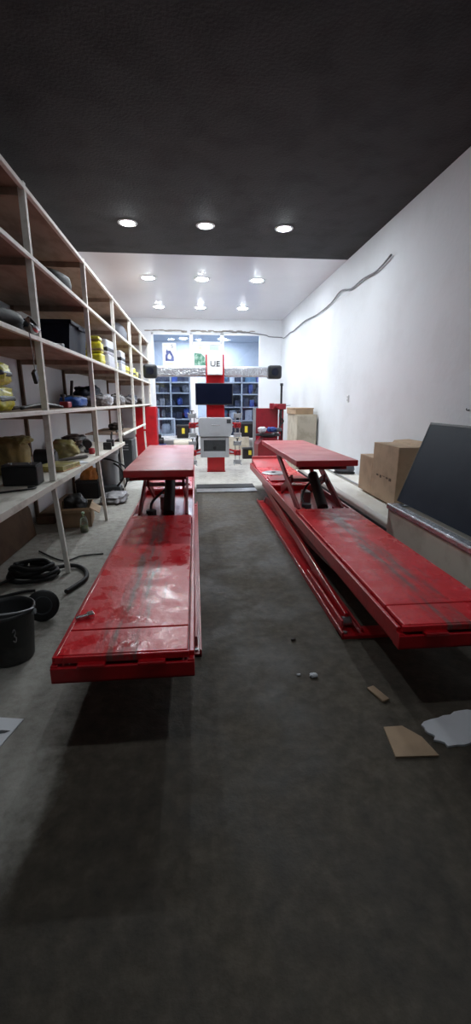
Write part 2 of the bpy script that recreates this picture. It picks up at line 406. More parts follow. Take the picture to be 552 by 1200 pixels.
# ------------------------------------------------------------------ ceiling lamps
def lamp(name, label, loc, glow, r, group):
    t = thing(name, label, 'ceiling lamp', loc, group=group)
    MB().lathe([(r, -0.004), (r * 1.35, -0.006), (r * 1.42, 0.0), (r * 1.42, 0.004), (r, 0.004)]).build('trim_ring', 'white_pvc', t, smooth=True)
    MB().lathe([(0.0001, -0.020), (r * .6, -0.016), (r * .98, -0.004), (r * .98, 0.002), (0.0001, 0.002)]).build('diffuser', glow, t, smooth=True)
    return t
where = {(0, 0): 'round ceiling spotlight by the far wall, above the shelf side',
         (0, 1): 'round ceiling spotlight by the far wall, above the red console',
         (0, 2): 'round ceiling spotlight by the far wall, towards the bare white wall',
         (1, 0): 'round ceiling spotlight one row nearer, at the end of its row by the shelves',
         (1, 1): 'round ceiling spotlight one row nearer, middle of its row',
         (1, 2): 'round ceiling spotlight one row nearer, at the end of its row by the white wall',
         (3, 0): 'small round lamp on the dark slab nearest the camera, above the shelf side',
         (3, 1): 'small round lamp on the dark slab nearest the camera, in the middle of the room',
         (3, 2): 'small round lamp on the dark slab nearest the camera, towards the white wall',
         (2, 0): 'round lamp on the darkened ceiling slab, above the shelf side',
         (2, 1): 'round lamp on the darkened ceiling slab, in the middle of the room',
         (2, 2): 'round lamp on the darkened ceiling slab, towards the white wall'}
for j, y in enumerate((11.05, 8.6, 6.15, 1.25)):
    for i, x in enumerate((-0.78, 0.19, 1.2)):
        lamp('ceiling_lamp', where[(j, i)], (x, y, ZC - 0.002), 'lamp_glow', (0.11, 0.11, 0.085, 0.042)[j], 'spotlights in the garage ceiling')
for x, y, l in ((-0.5, 13.25, 'added unseen shop light tucked up behind the window head at the shelf side'),  # first pair added, hidden by the window head, to brighten the goods
                (1.3, 13.25, 'added unseen shop light tucked up behind the window head towards the tyre changer'),
                (-0.9, 14.3, 'shop ceiling light seen through the upper pane beside the oil poster'),
                (0.45, 15.2, 'shop ceiling light seen above the white banner'),
                (1.55, 14.3, 'shop ceiling light seen through the empty upper pane'),
                (-0.35, 16.6, 'small far shop ceiling light to one side of the oil poster'),
                (1.05, 16.6, 'small far shop ceiling light low in the empty upper pane')):
    lamp('ceiling_spotlight', l, (x, y, 3.69), 'shop_glow', 0.11 if y < 14 else 0.13, 'lights in the shop beyond the glass')

# ------------------------------------------------------------------ the two scissor lifts
def lift(label, x, y0, jack_y0, jack_y1, jx0, W=0.62):
    t = thing('alignment_lift', label, 'car lift', (x, y0, 0), group='pair of red scissor lifts')
    Lp = 5.62; h = W / 2
    r0, r1 = 2.25, 3.55                                  # open bay under the jacking table
    f = MB()
    for s in (-1, 1):
        f.b2(s * h, s * (h - 0.022), 0.0, Lp, 0.355, 0.452)          # side rail
        f.b2(s * h, s * (h - 0.05), 0.0, Lp, 0.355, 0.367)
    f.b2(-h + .02, h - .02, 0.01, Lp, 0.366, 0.385)                   # belly plate
    f.b2(-h, h, -0.036, -0.018, 0.350, 0.422)                         # near end plate
    f.b2(-h, h, -0.036, 0.03, 0.350, 0.362)
    for s in (-1, 1): f.b2(s * h, s * (h - .03), -0.03, 0.02, 0.355, 0.43)
    f.b2(-h, h, Lp - .02, Lp, 0.355, 0.452)
    for y in (r0, r1): f.b2(-h + .02, h - .02, y - .012, y + .012, 0.38, 0.446)
    f.build('platform_frame', 'red_paint', t, 0.004)
    MB().b2(-h + .028, h - .028, 0.195, r0 - .01, 0.44, 0.470).build('front_deck', 'red_deck', t, 0.004)
    fl = MB().b2(-h + .028, h - .028, -0.012, 0.186, 0.445, 0.470)
    fl.b2(-h + .018, h - .022, -0.024, -0.006, 0.436, 0.466)
    fl.build('end_flap', 'red_deck', t, 0.004)
    for lx in (-0.13, 0.12): MB().b2(lx - .058, lx + .058, -0.052, -0.010, 0.424, 0.440).build('hinge_lug', 'red_paint', t, 0.005)
    MB().b2(-h + .028, h - .028, r1 + .01, Lp - .03, 0.436, 0.455).build('rear_deck', 'red_deck', t, 0.003)
    # turntable and slip plate for the front wheels
    tt = MB().lathe([(0.001, 0.474), (0.145, 0.474), (0.17, 0.466), (0.172, 0.456), (0.001, 0.456)], (-0.10, 4.48, 0)).build('turntable', 'steel', t, smooth=False)
    MB().lathe([(0.001, 0.482), (0.03, 0.482), (0.03, 0.473), (0.001, 0.473)], (-0.10, 4.48, 0)).build('pivot_cap', 'dark_grey', tt)
    MB().b2(-0.26, 0.24, 3.78, 4.10, 0.456, 0.478).build('slip_plate', 'red_paint', t, 0.006)
    MB().prism([(5.06, .456), (Lp - .07, .535), (Lp - .07, .575), (Lp - .02, .575), (Lp - .02, .456)], 'x', -h + .03, h - .03).build('wheel_stop', 'red_worn_sheen', t, 0.005)
    # jacking table on its own small scissor
    jt = MB().b2(jx0, 0.305, jack_y0, jack_y1, 0.893, 0.952).build('jack_table', 'red_worn_sheen', t, 0.008)
    cb = MB()
    for yy in (jack_y0 + .16, jack_y1 - .3): cb.b2(-0.24, 0.24, yy - .03, yy + .03, 0.845, 0.895)
    cb.b2(-0.22, -0.17, jack_y0 + .12, jack_y1 - .1, 0.85, 0.893).b2(0.17, 0.22, jack_y0 + .12, jack_y1 - .1, 0.85, 0.893)
    cb.build('table_beam', 'red_dark', jt, 0.004)
    ya, yb = r0 + .1, r1 - .12
    for s in (-1, 1):
        MB().bar((s * .225, ya, .42), (s * .225, yb + .1, .865), .024, .085).build('table_leg', 'red_dark', jt, 0.003)
        MB().bar((s * .185, yb, .42), (s * .185, (ya + yb) / 2 - .02, .665), .024, .085).build('table_leg', 'red_dark', jt, 0.003)
        MB().b2(s * .15, s * .28, ya - .09, ya + .09, .386, .44).build('foot_bracket', 'red_paint', jt, 0.004)
    MB().cyl((-.21, (ya + yb) / 2, .64), (.21, (ya + yb) / 2, .64), .022).build('cross_shaft', 'steel', jt, smooth=False)
    MB().cyl((.05, ya + .08, .43), (.05, ya + .52, .70), .055).build('ram_barrel', 'black_rubber', jt)
    MB().cyl((.05, ya + .50, .69), (.05, ya + .80, .87), .026).build('ram_rod', 'chrome', jt)
    hs = MB()
    hs.tube([(-.10, ya + .02, .40), (-.13, ya + .25, .50), (-.02, ya + .5, .58), (.04, ya + .42, .66)], .013)
    hs.build('hose', 'black_rubber', jt, smooth=True)
    MB().cyl((-.12, ya + .10, .386), (-.12, ya + .10, .47), .05).build('valve_block', 'dark_grey', jt, 0.004)
    MB().b2(-.06, .02, ya + .45, ya + .60, .386, .52).build('pump_box', 'grey_metal', jt, 0.006)
    # base frame on the floor and the long scissor arms
    b0, b1 = 0.64, 4.58
    bf = MB()
    for s in (-1, 1):
        bf.b2(s * .335, s * .175, b0, b1, 0.0, 0.016)
        bf.b2(s * .335, s * .322, b0, b1, 0.0, 0.050)
        bf.b2(s * .188, s * .175, b0 + .05, b1, 0.0, 0.045)
    for yy in (b0 + .02, b1 - .1): bf.b2(-.335, .335, yy - .02, yy + .10, 0.0, 0.022)
    bf.build('base_frame', 'red_paint', t, 0.003)
    for s in (-1, 1):
        a = MB().bar((s * .262, b0 + .13, .075), (s * .262, b1 - .15, .325), .03, .085).build('scissor_arm', 'red_paint', t, 0.005)
        MB().cyl((s * .235, b0 + .13, .06), (s * .292, b0 + .13, .06), .032).build('roller', 'steel', a)
        a = MB().bar((s * .215, b1 - .15, .075), (s * .215, b0 + .13, .325), .03, .085).build('scissor_arm', 'red_dark', t, 0.005)
        MB().cyl((s * .19, b1 - .15, .06), (s * .245, b1 - .15, .06), .032).build('roller', 'steel', a)
        MB().b2(s * .31, s * .295, b0 + .09, b0 + 1.0, 0.016, 0.085).build('roller_track', 'red_worn_sheen', t, 0.003)
    MB().cyl((-.26, (b0 + b1) / 2, .2), (.26, (b0 + b1) / 2, .2), .03).build('centre_shaft', 'steel', t)
    for s in (-1, 1):
        MB().cyl((s * .30, b0 + .04, .02), (s * .30, b0 + .04, .034), .016, seg=6).build('anchor_bolt', 'steel', t)
    return t
lift('red scissor lift beside the shelves, wet shiny deck with grey wheel wear', -0.326, 1.65, 1.86, 3.96, -0.268, 0.60)
lift('red scissor lift beside the white wall and black panel, base frame and arms showing', 1.25, 1.76, 2.20, 4.38, -0.30)

# wing bolt left lying on the deck
t = thing('wing_bolt', 'small steel wing bolt lying at the edge of the wet red deck', 'bolt', (-0.56, 1.95, 0.482), (0, 0, 0.5))
MB().cyl((-.04, 0, 0), (.02, 0, 0), .010).build('shank', 'chrome', t)
MB().b2(.015, .045, -.02, .02, -.010, .012).build('wing', 'chrome', t, 0.004)

# steel channel across the floor between the lifts, with its cover strip
t = thing('hose_channel', 'steel floor channel with a pale cover strip running between the lifts', 'floor channel', (0.48, 7.2, 0))
MB().b2(-.48, .55, .16, .50, 0, 0.030).build('rubber_strip', 'black_rubber', t, 0.004)
MB().b2(-.48, .55, -.14, .14, 0, 0.022).build('cover_plate', 'steel', t, 0.004)

# ------------------------------------------------------------------ wheel alignment console
t = thing('alignment_console', 'tall red wheel alignment console with monitor and silver-wrapped camera beam', 'alignment machine', (0.44, 9.4, 0))
MB().b2(-.19, .19, -.10, .12, 0.02, 2.43).build('column', 'red_paint', t, 0.012)
MB().b2(-.20, .20, -.13, .22, 0.0, 0.025).build('base_plate', 'red_paint', t, 0.006)
hd = MB().b2(-.165, .15, -.21, -.10, 2.02, 2.44).build('head_cover', 'white_paint', t, 0.012)
text('UE', 0.15, 'black_logo', hd, (-.005, -.212, 2.235), (PI / 2, 0, 0), 'logo', 0.004, 1.15)
MB().b2(-1.34, 1.22, -.08, .06, 1.99, 2.19).build('camera_beam', 'silver_wrap', t, 0.03, segs=3)
for x0, x1 in ((-1.47, -1.19), (1.11, 1.40)):
    p = MB().b2(x0, x1, -.15, .10, 1.955, 2.225).build('camera_pod', 'black_plastic', t, 0.05, segs=4)
    MB().cyl(((x0 + x1) / 2, -.15, 2.09), ((x0 + x1) / 2, -.158, 2.09), .075).build('lens', 'screen', p)
mo = MB().b2(-.42, .36, -.22, -.17, 1.42, 1.86).build('monitor', 'black_plastic', t, 0.012)
MB().b2(-.40, .34, -.226, -.215, 1.45, 1.845).build('screen', 'screen', mo)
MB().b2(-.10, .06, -.17, -.10, 1.55, 1.72).build('bracket', 'dark_grey', mo)
uc = MB().prism([(-.37, 1.12), (-.33, 1.165), (.30, 1.165), (.34, 1.12), (.34, .88), (.30, .775), (-.34, .775), (-.37, .88)], 'y', -.30, .02).build('drawer_cabinet', 'cabinet_grey', t, 0.012)
MB().tube([(-.10, -.30, 1.02), (-.10, -.335, 1.02), (.08, -.335, 1.02), (.08, -.30, 1.02)], .009, smooth=False).build('handle', 'chrome', uc)
MB().b2(.22, .31, -.304, -.298, 1.05, 1.13).build('badge', 'dark_grey', uc)
lc = MB()
lc.b2(-.335, -.27, -.25, .02, .33, .76).b2(.20, .275, -.25, .02, .33, .76).b2(-.27, .20, -.25, .02, .70, .76).b2(-.27, .20, -.25, .02, .33, .46).b2(-.27, .20, -.06, .02, .46, .70)
lc = lc.build('printer_cabinet', 'cabinet_grey', t, 0.008)
MB().b2(-.268, .198, -.238, -.228, .462, .698).build('smoked_door', 'dark_grey', lc)
MB().cyl((-.035, -.245, .53), (-.035, -.228, .53), .035).build('lock', 'black_plastic', lc)
MB().b2(-.36, .29, -.14, .02, .765, .785).build('ledge', 'cabinet_grey', t, 0.004)
clamp_at = []
for zz, sp in ((1.0, .43), (.42, .44)):
    for s in (-1, 1):
        x0 = -.02 + s * .29
        br = MB().prism([(x0, zz + .09), (x0 + s * .20, zz + .03), (x0 + s * .20, zz - .05), (x0, zz - .03)], 'y', -.13, -.09)
        br.build('hanger_arm', 'red_paint', t, 0.006)
        MB().prism([(x0 + s * .03, zz + .045), (x0 + s * .11, zz + .015), (x0 + s * .11, zz - .012), (x0 + s * .03, zz - .004)], 'y', -.134, -.132).build('recess', 'white_label', t)
        clamp_at.append((s, zz, 0.44 + x0 + s * .19))
cl_label = {(-1, 1.0): 'upper wheel clamp hung on the console, on its shelf side', (1, 1.0): 'upper wheel clamp hung on the console, on its tyre changer side',
            (-1, .42): 'lower wheel clamp hung on the console, on its shelf side', (1, .42): 'lower wheel clamp hung on the console, on its tyre changer side'}
proto = None
for s, zz, cx in clamp_at:
    if proto is None:
        proto = thing('wheel_clamp', cl_label[(s, zz)], 'wheel clamp', (cx, 9.238, zz), group='wheel clamps on the alignment console')
        MB().cyl((-.045, 0, -.24), (-.045, 0, .24), .011).cyl((.045, 0, -.24), (.045, 0, .24), .011).build('guide_rod', 'chrome', proto)
        MB().b2(-.07, .07, -.03, .03, -.06, .06).build('centre_block', 'red_paint', proto, 0.01)
        for z0 in (-.20, .20):
            MB().b2(-.085, .085, -.03, .03, z0 - .045, z0 + .045).build('jaw', 'grey_metal', proto, 0.008)
            k = 1 if z0 > 0 else -1
            for xx in (-.06, .06): MB().bar((xx, -.02, z0), (xx * 1.3, -.09, z0 + k * .06), .022, .018).build('claw', 'grey_metal', proto, 0.003)
        MB().cyl((0, -.03, 0), (0, -.09, 0), .014).build('spindle', 'chrome', proto)
        MB().torus((0, -.09, 0), .045, .008, (PI / 2, 0, 0), 20, 8).build('hand_wheel', 'black_plastic', proto, smooth=True)
        MB().cyl((0, 0, .24), (0, 0, .30), .012).cyl((0, 0, .295), (0, 0, .31), .04).build('top_knob', 'black_plastic', proto)
    else:
        dup(proto, (cx, 9.238, zz), cl_label[(s, zz)])

# ------------------------------------------------------------------ tyre changer
t = thing('tyre_changer', 'red tyre changer with round turntable and tall black mast by the far corner', 'tyre changer', (1.78, 10.5, 0))
MB().prism([(-.30, 0), (.22, 0), (.22, .58), (.12, .66), (-.16, .66), (-.30, .50)], 'y', -.38, .30).build('body', 'red_machine', t, 0.02)
MB().b2(-.26, .30, .32, .36, .08, 1.33).build('rear_panel', 'red_machine', t, 0.012)
MB().b2(-.33, -.262, .30, .38, .06, 1.33).build('side_panel', 'grey_metal', t, 0.01)
tb = MB().lathe([(.001, .74), (.24, .74), (.30, .725), (.30, .69), (.10, .66), (.001, .66)], (-.02, -.10, 0)).build('turntable', 'black_plastic', t)
for a in range(4):
    MB().box((-.02 + .22 * math.cos(a * PI / 2 + .4), -.10 + .22 * math.sin(a * PI / 2 + .4), .755), (.08, .05, .03), (0, 0, a * PI / 2 + .4)).build('jaw', 'steel', tb, 0.004)
MB().b2(.32, .42, .22, .34, 0.0, 1.42).build('mast', 'red_machine', t, 0.01)
MB().cyl((.35, .22, .9), (.35, .22, 1.86), .026).build('mast_shaft', 'black_plastic', t)
MB().cyl((.35, .22, 1.86), (.35, .22, 1.92), .038).build('shaft_cap', 'black_plastic', t)
MB().b2(.26, .46, .14, .30, 1.30, 1.44).build('head_block', 'red_machine', t, 0.015)
MB().cyl((.26, .2, 1.38), (.12, .2, 1.38), .06).b2(.06, .16, .13, .27, 1.31, 1.45).build('swing_arm', 'red_machine', t, 0.012)
MB().cyl((.40, .2, 1.38), (.58, .2, 1.40), .012).build('lever', 'grey_metal', t)
hs = MB()
hs.tube([(.36, .16, 1.30), (.30, .12, 1.15), (.40, .14, 1.02), (.31, .13, .9), (.37, .15, .75), (.35, .16, .5)], .018)
hs.build('air_hose', 'black_rubber', t, smooth=True)
tag(MB().blob((0, 0, 0), (.22, .2, .12), .8, .3, 2.4, 5).build('cloth', 'goods_blue', smooth=True, loc=(1.84, 10.36, .775)), 'crumpled blue cloth lying on the tyre changer turntable', 'cloth')
tag(MB().blob((0, 0, 0), (.2, .2, .13), .8, .3, 2.2, 8).build('plastic_bag', 'white_label', smooth=True, loc=(1.60, 10.30, .775)), 'crumpled white bag on the rim of the tyre changer turntable', 'bag')
tag(MB().blob((0, 0, 0), (.24, .22, .1), .8, .3, 2.2, 18).build('plastic_bag', 'slate_bag', smooth=True, loc=(1.98, 10.42, .775)), 'grey plastic sheet bunched on the tyre changer turntable beside the blue cloth', 'bag')
tag(MB().blob((0, 0, 0), (.34, .3, .24), .8, .25, 2.2, 3).build('sack', 'white_label', smooth=True, loc=(2.10, 9.75, 0.0)), 'white sack on the floor between the tyre changer and the lift', 'sack')

# ------------------------------------------------------------------ along the far wall
def battery(label, loc, w=.36, h=.27):
    t = thing('battery', label, 'battery', loc, group='black boxes with a yellow label')
    MB().b2(-w / 2, w / 2, -.09, .09, 0, h).build('case', 'black_plastic', t, 0.02)
    MB().b2(-.045, .035, -.094, -.088, h * .35, h * .75).build('label', 'yellow_label', t)
    MB().b2(-w / 2 - .01, w / 2 + .01, -.1, .1, h * .86, h * .97).build('lid', 'dark_grey', t, 0.008)
    return t
battery('black box with yellow label on the floor beneath the window sill', (1.45, 11.45, 0.0), .40, .30)
sl = struct(MB().b2(WX0, DX0 - .02, YF - .26, YF, .42, WZ0).build('window_sill', 'white_paint', None, 0.006))
s2 = struct(MB().b2(DX1 + .02, WX1, YF - .26, YF, .42, WZ0).build('window_sill.001', 'white_paint', None, 0.006))
battery('black box with yellow label on the sill beside the shelf end', (-.33, 12.35, WZ0), .38, .38)
battery('black box with yellow label on the sill behind the tyre changer', (1.45, 12.35, WZ0), .40, .44)
tag(MB().b2(.82, 1.52, -.02, .02, 0, .52).build('chipboard_sheet', 'beige_board', None, 0.004, loc=(0, 12.16, 0.0), rot=(-.06, 0, 0)), 'beige board sheet leaning on the sill wall behind the console', 'board')
mb = MB().cyl((-.60, 12.12, .37), (-.10, 12.12, .37), .085, seg=24)
tag(mb.build('foam_roll', 'cream', None, 0.01), 'rolled cream mat lying on a white bench under the window', 'roll')
t = thing('bench', 'low white bench under the shop window', 'bench', (-.62, 12.15, 0))
MB().b2(-.52, .56, -.14, .12, .255, .284).build('bench_top', 'white_paint', t, 0.004)
for x in (-.45, .49):
    for y in (-.10, .08): MB().b2(x - .025, x + .025, y - .025, y + .025, 0, .255).build('leg', 'white_paint', t)
t = thing('compressor_pump', 'small black pump with a blue base on the white bench', 'pump', (-.98, 12.13, .285))
MB().b2(-.16, .16, -.09, .09, 0, .06).build('base', 'goods_blue', t, 0.01)
MB().cyl((-.14, 0, .15), (.10, 0, .15), .09).build('motor', 'black_plastic', t, 0.01)
MB().b2(-.08, .04, -.07, .07, .22, .33).build('head', 'black_plastic', t, 0.02)
t = thing('tool_cabinet', 'tall red metal cabinet in the far corner past the shelf end', 'cabinet', (-1.29, 11.74, 0))
MB().b2(-.27, .29, -.25, .25, .06, 1.36).build('body', 'red_paint', t, 0.012)
MB().b2(-.25, .27, -.262, -.25, .10, 1.32).build('door', 'red_paint', t, 0.005)
MB().b2(-.25, .27, -.22, .22, 0, .06).build('plinth', 'black_plastic', t)
# posters on the glass
t = thing('poster', 'white oil poster with a dark blue jug stuck on the upper window pane', 'poster', (-.655, YF + .05, 2.44))
MB().b2(-.19, .19, -.002, 0, 0.0, .60).build('sheet', 'paper_white', t)
MB().prism([(-.115, .13), (.115, .13), (.115, .24), (.03, .40), (-.04, .40), (-.115, .28)], 'y', -.006, -.003).prism([(-.10, .35), (-.07, .43), (-.045, .43), (-.06, .34)], 'y', -.006, -.003).build('jug_picture', 'blue_print', t)
MB().prism([(-.055, .19), (.03, .17), (.06, .24), (.0, .33), (-.05, .28)], 'y', -.008, -.0065).build('jug_label', 'white_label', t)
text('S', .13, 'dark_grey', t, (.075, -.004, .51), (PI / 2, 0, 0), 'letter', .001)
MB().b2(-.15, -.04, -.005, -.003, .53, .56).b2(-.13, .10, -.005, -.003, .045, .075).build('yellow_line', 'pale_yellow', t)
t = thing('banner', 'white shop banner with green picture behind the console head', 'banner', (.37, YF + .05, 2.46))
MB().b2(-.37, .37, -.003, 0, 0.0, .62).build('sheet', 'paper_white', t)
MB().prism([(-.35, .0), (-.03, .0), (-.05, .20), (-.15, .31), (-.35, .33)], 'y', -.006, -.0035).build('picture', 'green_print', t)
MB().b2(.08, .33, -.006, -.0035, .40, .52).build('green_panel', 'pale_green', t)
MB().b2(-.22, -.14, -.006, -.0035, .42, .50).build('mark', 'pale_yellow', t)

# racks of goods in the shop beyond
def rack(label, x0, x1, y, zs, seedv, mats, cats, grp):
    t = thing('shop_rack', label, 'rack', ((x0 + x1) / 2, y, 0))
    w = (x1 - x0) / 2
    for sx in (-1, 0, 1):
        for sy in (-.2, .2): MB().b2(sx * (w - .02) - .02, sx * (w - .02) + .02, sy - .02, sy + .02, 0, zs[-1] + .35).build('upright', 'rack_grey', t)
    MB().b2(-w, w, .22, .235, .1, zs[-1] + .30).build('gloom_backing', 'rack_gloom', t)  # added dark sheet stands in for the gloom behind the goods
    random.seed(seedv)
    for k, z in enumerate(zs):
        MB().b2(-w, w, -.22, .22, z - .03, z).build('shelf_board', 'rack_grey', t)
        x = x0 + .03
        while x < x1 - .16:
            bw = random.uniform(.14, .34); bh = random.uniform(.16, .34)
            if x + bw > x1 - .01: break
            mt = random.choice(mats)
            gx = x + bw / 2
            if random.random() < .35:
                o = MB().blob((0, 0, 0), (bw * .9, .26, bh), .7, .15, 2.0, int(x * 50) % 17).build('bagged_goods', mt, smooth=True, loc=(gx, y + .02, z + .003))
            else:
                o = MB().b2(-bw / 2, bw / 2, -.14, .14, 0, bh).build('boxed_goods', mt, None, .008, loc=(gx, y + .02, z + .003))
            tag(o, grp[0], 'goods', grp[1]); x += bw + random.uniform(.01, .06)
rack('grey rack of dark goods seen through the window pane beside the shelves', -1.35, -.12, 14.2, (.32, .95, 1.36, 1.76, 2.08), 5,
     ['goods_navy', 'goods_navy', 'goods_navy', 'goods_grey', 'goods_grey', 'goods_blue', 'goods_pale'], None,
     ('blurred goods on the shop rack behind the window pane beside the shelves', 'goods on the shop rack at the shelf side'))
rack('grey rack of bluish goods seen through the window pane behind the tyre changer', .75, 2.25, 14.2, (.32, .90, 1.32, 1.72, 2.08), 9,
     ['goods_navy', 'goods_navy', 'goods_teal', 'goods_grey', 'goods_navy', 'goods_blue', 'goods_pale'], None,
     ('blurred goods on the shop rack behind the window pane beside the tyre changer', 'goods on the shop rack at the tyre changer side'))
t = thing('display_stand', 'small white open cabinet behind the glass at the shelf end', 'cabinet', (-.85, 13.2, 0))
for x in (-.25, .21): MB().b2(x, x + .04, -.18, .18, 0, 1.0).build('side_panel', 'white_paint', t)
for z in (.10, .52, .97): MB().b2(-.21, .21, -.18, .18, z, z + .035).build('shelf_board', 'white_paint', t)
tag(MB().lathe([(.001, 0), (.13, 0), (.14, .2), (.10, .28), (.001, .28)]).build('tub', 'goods_pale', None, smooth=True, loc=(-.87, 13.2, .558)), 'pale tub on the upper shelf of the small white cabinet behind the glass', 'tub')
tag(MB().lathe([(.001, 0), (.14, 0), (.16, .22), (.001, .24)]).build('tub', 'dark_grey', None, smooth=True, loc=(-.87, 13.2, .138)), 'dark tub on the lower shelf of the small white cabinet behind the glass', 'tub')

# ------------------------------------------------------------------ along the bare wall
t = thing('storage_cabinet', 'beige chipboard cabinet against the white wall near the far corner', 'cabinet', (2.215, 8.92, 0))
MB().b2(-.20, .20, -.44, .46, .04, 1.24).build('body', 'beige_board', t, 0.006)
MB().b2(-.19, .19, -.455, -.44, .06, 1.22).build('door', 'beige_board', t, 0.004)
MB().b2(-.19, .19, -.42, .44, 0, .04).build('plinth', 'dark_grey', t)
t = thing('carton', 'flat brown carton lying on top of the beige cabinet', 'box', (2.19, 8.95, 1.242), (0, 0, .04))
MB().b2(-.20, .16, -.36, .36, 0, .115).build('body', 'cardboard', t, 0.006)
MB().b2(-.21, .17, -.37, .37, .105, .125).build('lid', 'cardboard', t, 0.004)
t = thing('socket_outlet', 'white wall outlet on the bare white wall', 'outlet', (2.45, 6.87, 1.54))
MB().b2(-.014, 0, -.045, .045, -.055, .055).build('plate', 'white_paint', t, 0.006)
for z in (-.022, .022): MB().cyl((-.013, 0, z), (-.017, 0, z), .017).build('socket', 'cabinet_grey', t)
t = thing('wall_hook', 'small metal hook on the bare white wall above the black panel', 'hook', (2.45, 3.72, 1.42))
MB().cyl((0, 0, 0), (-.02, 0, 0), .005).tube([(-.02, 0, 0), (-.028, 0, .006), (-.026, 0, .018)], .004).build('peg', 'dark_grey', t)
MB().lathe([(.001, 0), (.011, 0), (.011, .004), (.001, .004)], (0, 0, 0), 16, (0, -PI / 2, 0)).build('rose', 'grey_metal', t)
# grey cable tacked along the top of the wall and over the window
random.seed(11)
pts = [(2.42, 5.6, 3.22)]
y = 6.0
while y < 12.4:
    pts.append((2.42, y, 3.15 + random.uniform(-.02, .03) + (.10 if 7.2 < y < 7.6 else 0))); y += random.uniform(.35, .6)
pts += [(2.41, 12.44, 3.20), (2.1, 12.475, 3.22), (1.98, 12.475, 3.26), (1.5, 12.475, 3.315), (.9, 12.475, 3.34)]
tag(MB().tube(pts, .012, 6).build('wall_cable', 'cable_grey', smooth=True), 'grey cable tacked along the top of the white wall towards the window', 'cable')

# stacked insulation boards along the wall
t = thing('foam_board', 'broad cream board at the bottom of the pile along the white wall', 'board', (2.05, 5.6, 0), group='cream boards along the wall')
MB().b2(-.33, .38, -1.92, 2.0, 0, .29).build('core', 'white_foam', t, 0.012)
MB().b2(-.335, -.30, -1.92, 2.0, .286, .296).build('edge_gap_strip', 'dark_grey', t)  # dark strip stands in for the shaded gap under the upper board
t = thing('foam_board', 'cream board on the pile, on the edge beside the lift', 'board', (1.96, 5.55, .30), group='cream boards along the wall')
MB().prism([(-.17, 0), (.15, .015), (.15, .115), (-.13, .105), (-.17, .07)], 'y', -1.86, 1.75).build('core', 'white_foam', t, 0.014)
MB().b2(-.185, -.17, -1.86, 1.75, .0, .03).build('edge_gap_strip', 'black_rubber', t)  # black strip painted in as shade where the two boards meet
t = thing('foam_board', 'cream board on the pile, against the white wall under the cartons', 'board', (2.29, 5.55, .30), group='cream boards along the wall')
MB().b2(-.165, .14, -1.86, 1.95, 0, .13).build('core', 'white_foam', t, 0.014)
MB().b2(-.172, -.150, -1.86, 1.95, .125, .138).build('edge_gap_strip', 'grey_metal', t)
t = thing('shoe', 'dark shoe on the cream boards near the white wall', 'shoe', (2.24, 6.25, .433), (0, 0, 1.2))
MB().blob((0, 0, .02), (.11, .30, .085), .75, .08, 2, 4).blob((0, -.08, .02), (.10, .13, .13), .8, .05, 2, 2).build('upper', 'slate_bag', t, smooth=True)
MB().blob((0, 0, 0), (.12, .32, .035), .6, .03, 2, 4).build('sole', 'black_rubber', t, smooth=True)
# cartons on the boards
t = thing('carton', 'large brown cardboard carton standing next to the black panel', 'box', (2.23, 4.42, .441))
MB().b2(-.20, .17, -.30, .32, 0, .60).build('body', 'cardboard', t, 0.006)
MB().b2(-.20, .17, -.30, -.0, .60, .606).b2(-.20, .17, .01, .32, .60, .606).build('flap', 'cardboard', t)
MB().prism([(-.01, .585), (.17, .60), (.20, .64), (.03, .63)], 'y', -.29, .31).build('open_flap', 'cardboard', t)
pm = MB()
for k, yy in enumerate((-.18, -.10, -.02, .06, .14)): pm.b2(-.203, -.199, yy, yy + .05 - .01 * (k % 2), .24 + .012 * (k % 3), .27)
pm.build('print', 'brown_text', t)
t = thing('carton', 'smaller brown carton behind the large one on the cream boards', 'box', (2.22, 5.02, .441))
MB().b2(-.18, .18, -.26, .13, 0, .42).build('body', 'cardboard', t, 0.006)
MB().b2(-.18, .18, -.26, -.02, .42, .425).b2(-.18, .18, -.01, .13, .42, .425).build('flap', 'cardboard', t)
# near crate with foil edge and the black panel leaning on it
t = thing('packing_crate', 'long cream crate with silver foil edge under the black panel', 'crate', (2.06, 2.62, 0))
MB().b2(-.32, .37, -.85, 1.02, 0, .575).build('body', 'cream', t, 0.008)
MB().b2(-.335, -.25, -.86, 1.03, .55, .60).b2(-.335, .37, .95, 1.03, .575, .598).build('foil_edge', 'silver_wrap', t, 0.012)
t = thing('black_board', 'large dark black panel leaning back on the cream crate', 'board', (1.83, 3.66, .616), (0, math.radians(19), 0))
MB().b2(-.0, .035, -2.1, 0, 0.0, .735).build('panel', 'black_panel', t, 0.004)
MB().b2(-.003, .038, -2.1, .003, .725, .742).b2(-.003, .038, -.006, .004, 0, .742).build('edge_trim', 'dark_grey', t)
for yy in (-.5, -1.7): MB().bar((.03, yy, .55), (.36, yy, .085), .03, .02).build('stay', 'dark_grey', t)

# ------------------------------------------------------------------ wall of shelves
FX = -1.2
t = thing('storage_shelves', 'long cream timber shelving wall along the side of the garage', 'shelving', (0, 0, 0))
BZ, Z2, Z3, Z4, Z5 = .84, 1.43, 1.99, 2.57, 3.03
ups = (2.0, 3.75, 5.5, 7.25, 9.0, 10.75, 12.42)
for y in ups:
    MB().b2(FX - .05, FX - .002, y - .022, y + .022, BZ, Z5 + .02).build('upright', 'white_timber', t, 0.003)
    MB().bar((FX - .03, y, BZ - .05), (FX + (.03 if y < 6 else .0), y - .03, 0), .038, .038, (0, 1, 0)).build('leg', 'white_timber', t, 0.003)
for y in ups:
    MB().b2(XL + .002, XL + .04, y - .02, y + .02, 0, Z5).build('back_post', 'wood_brown', t)
    for z in (Z2, Z3, Z4, Z5): MB().b2(XL + .04, FX - .05, y - .018, y + .018, z - .075, z - .022).build('bearer', 'shelf_ply', t)
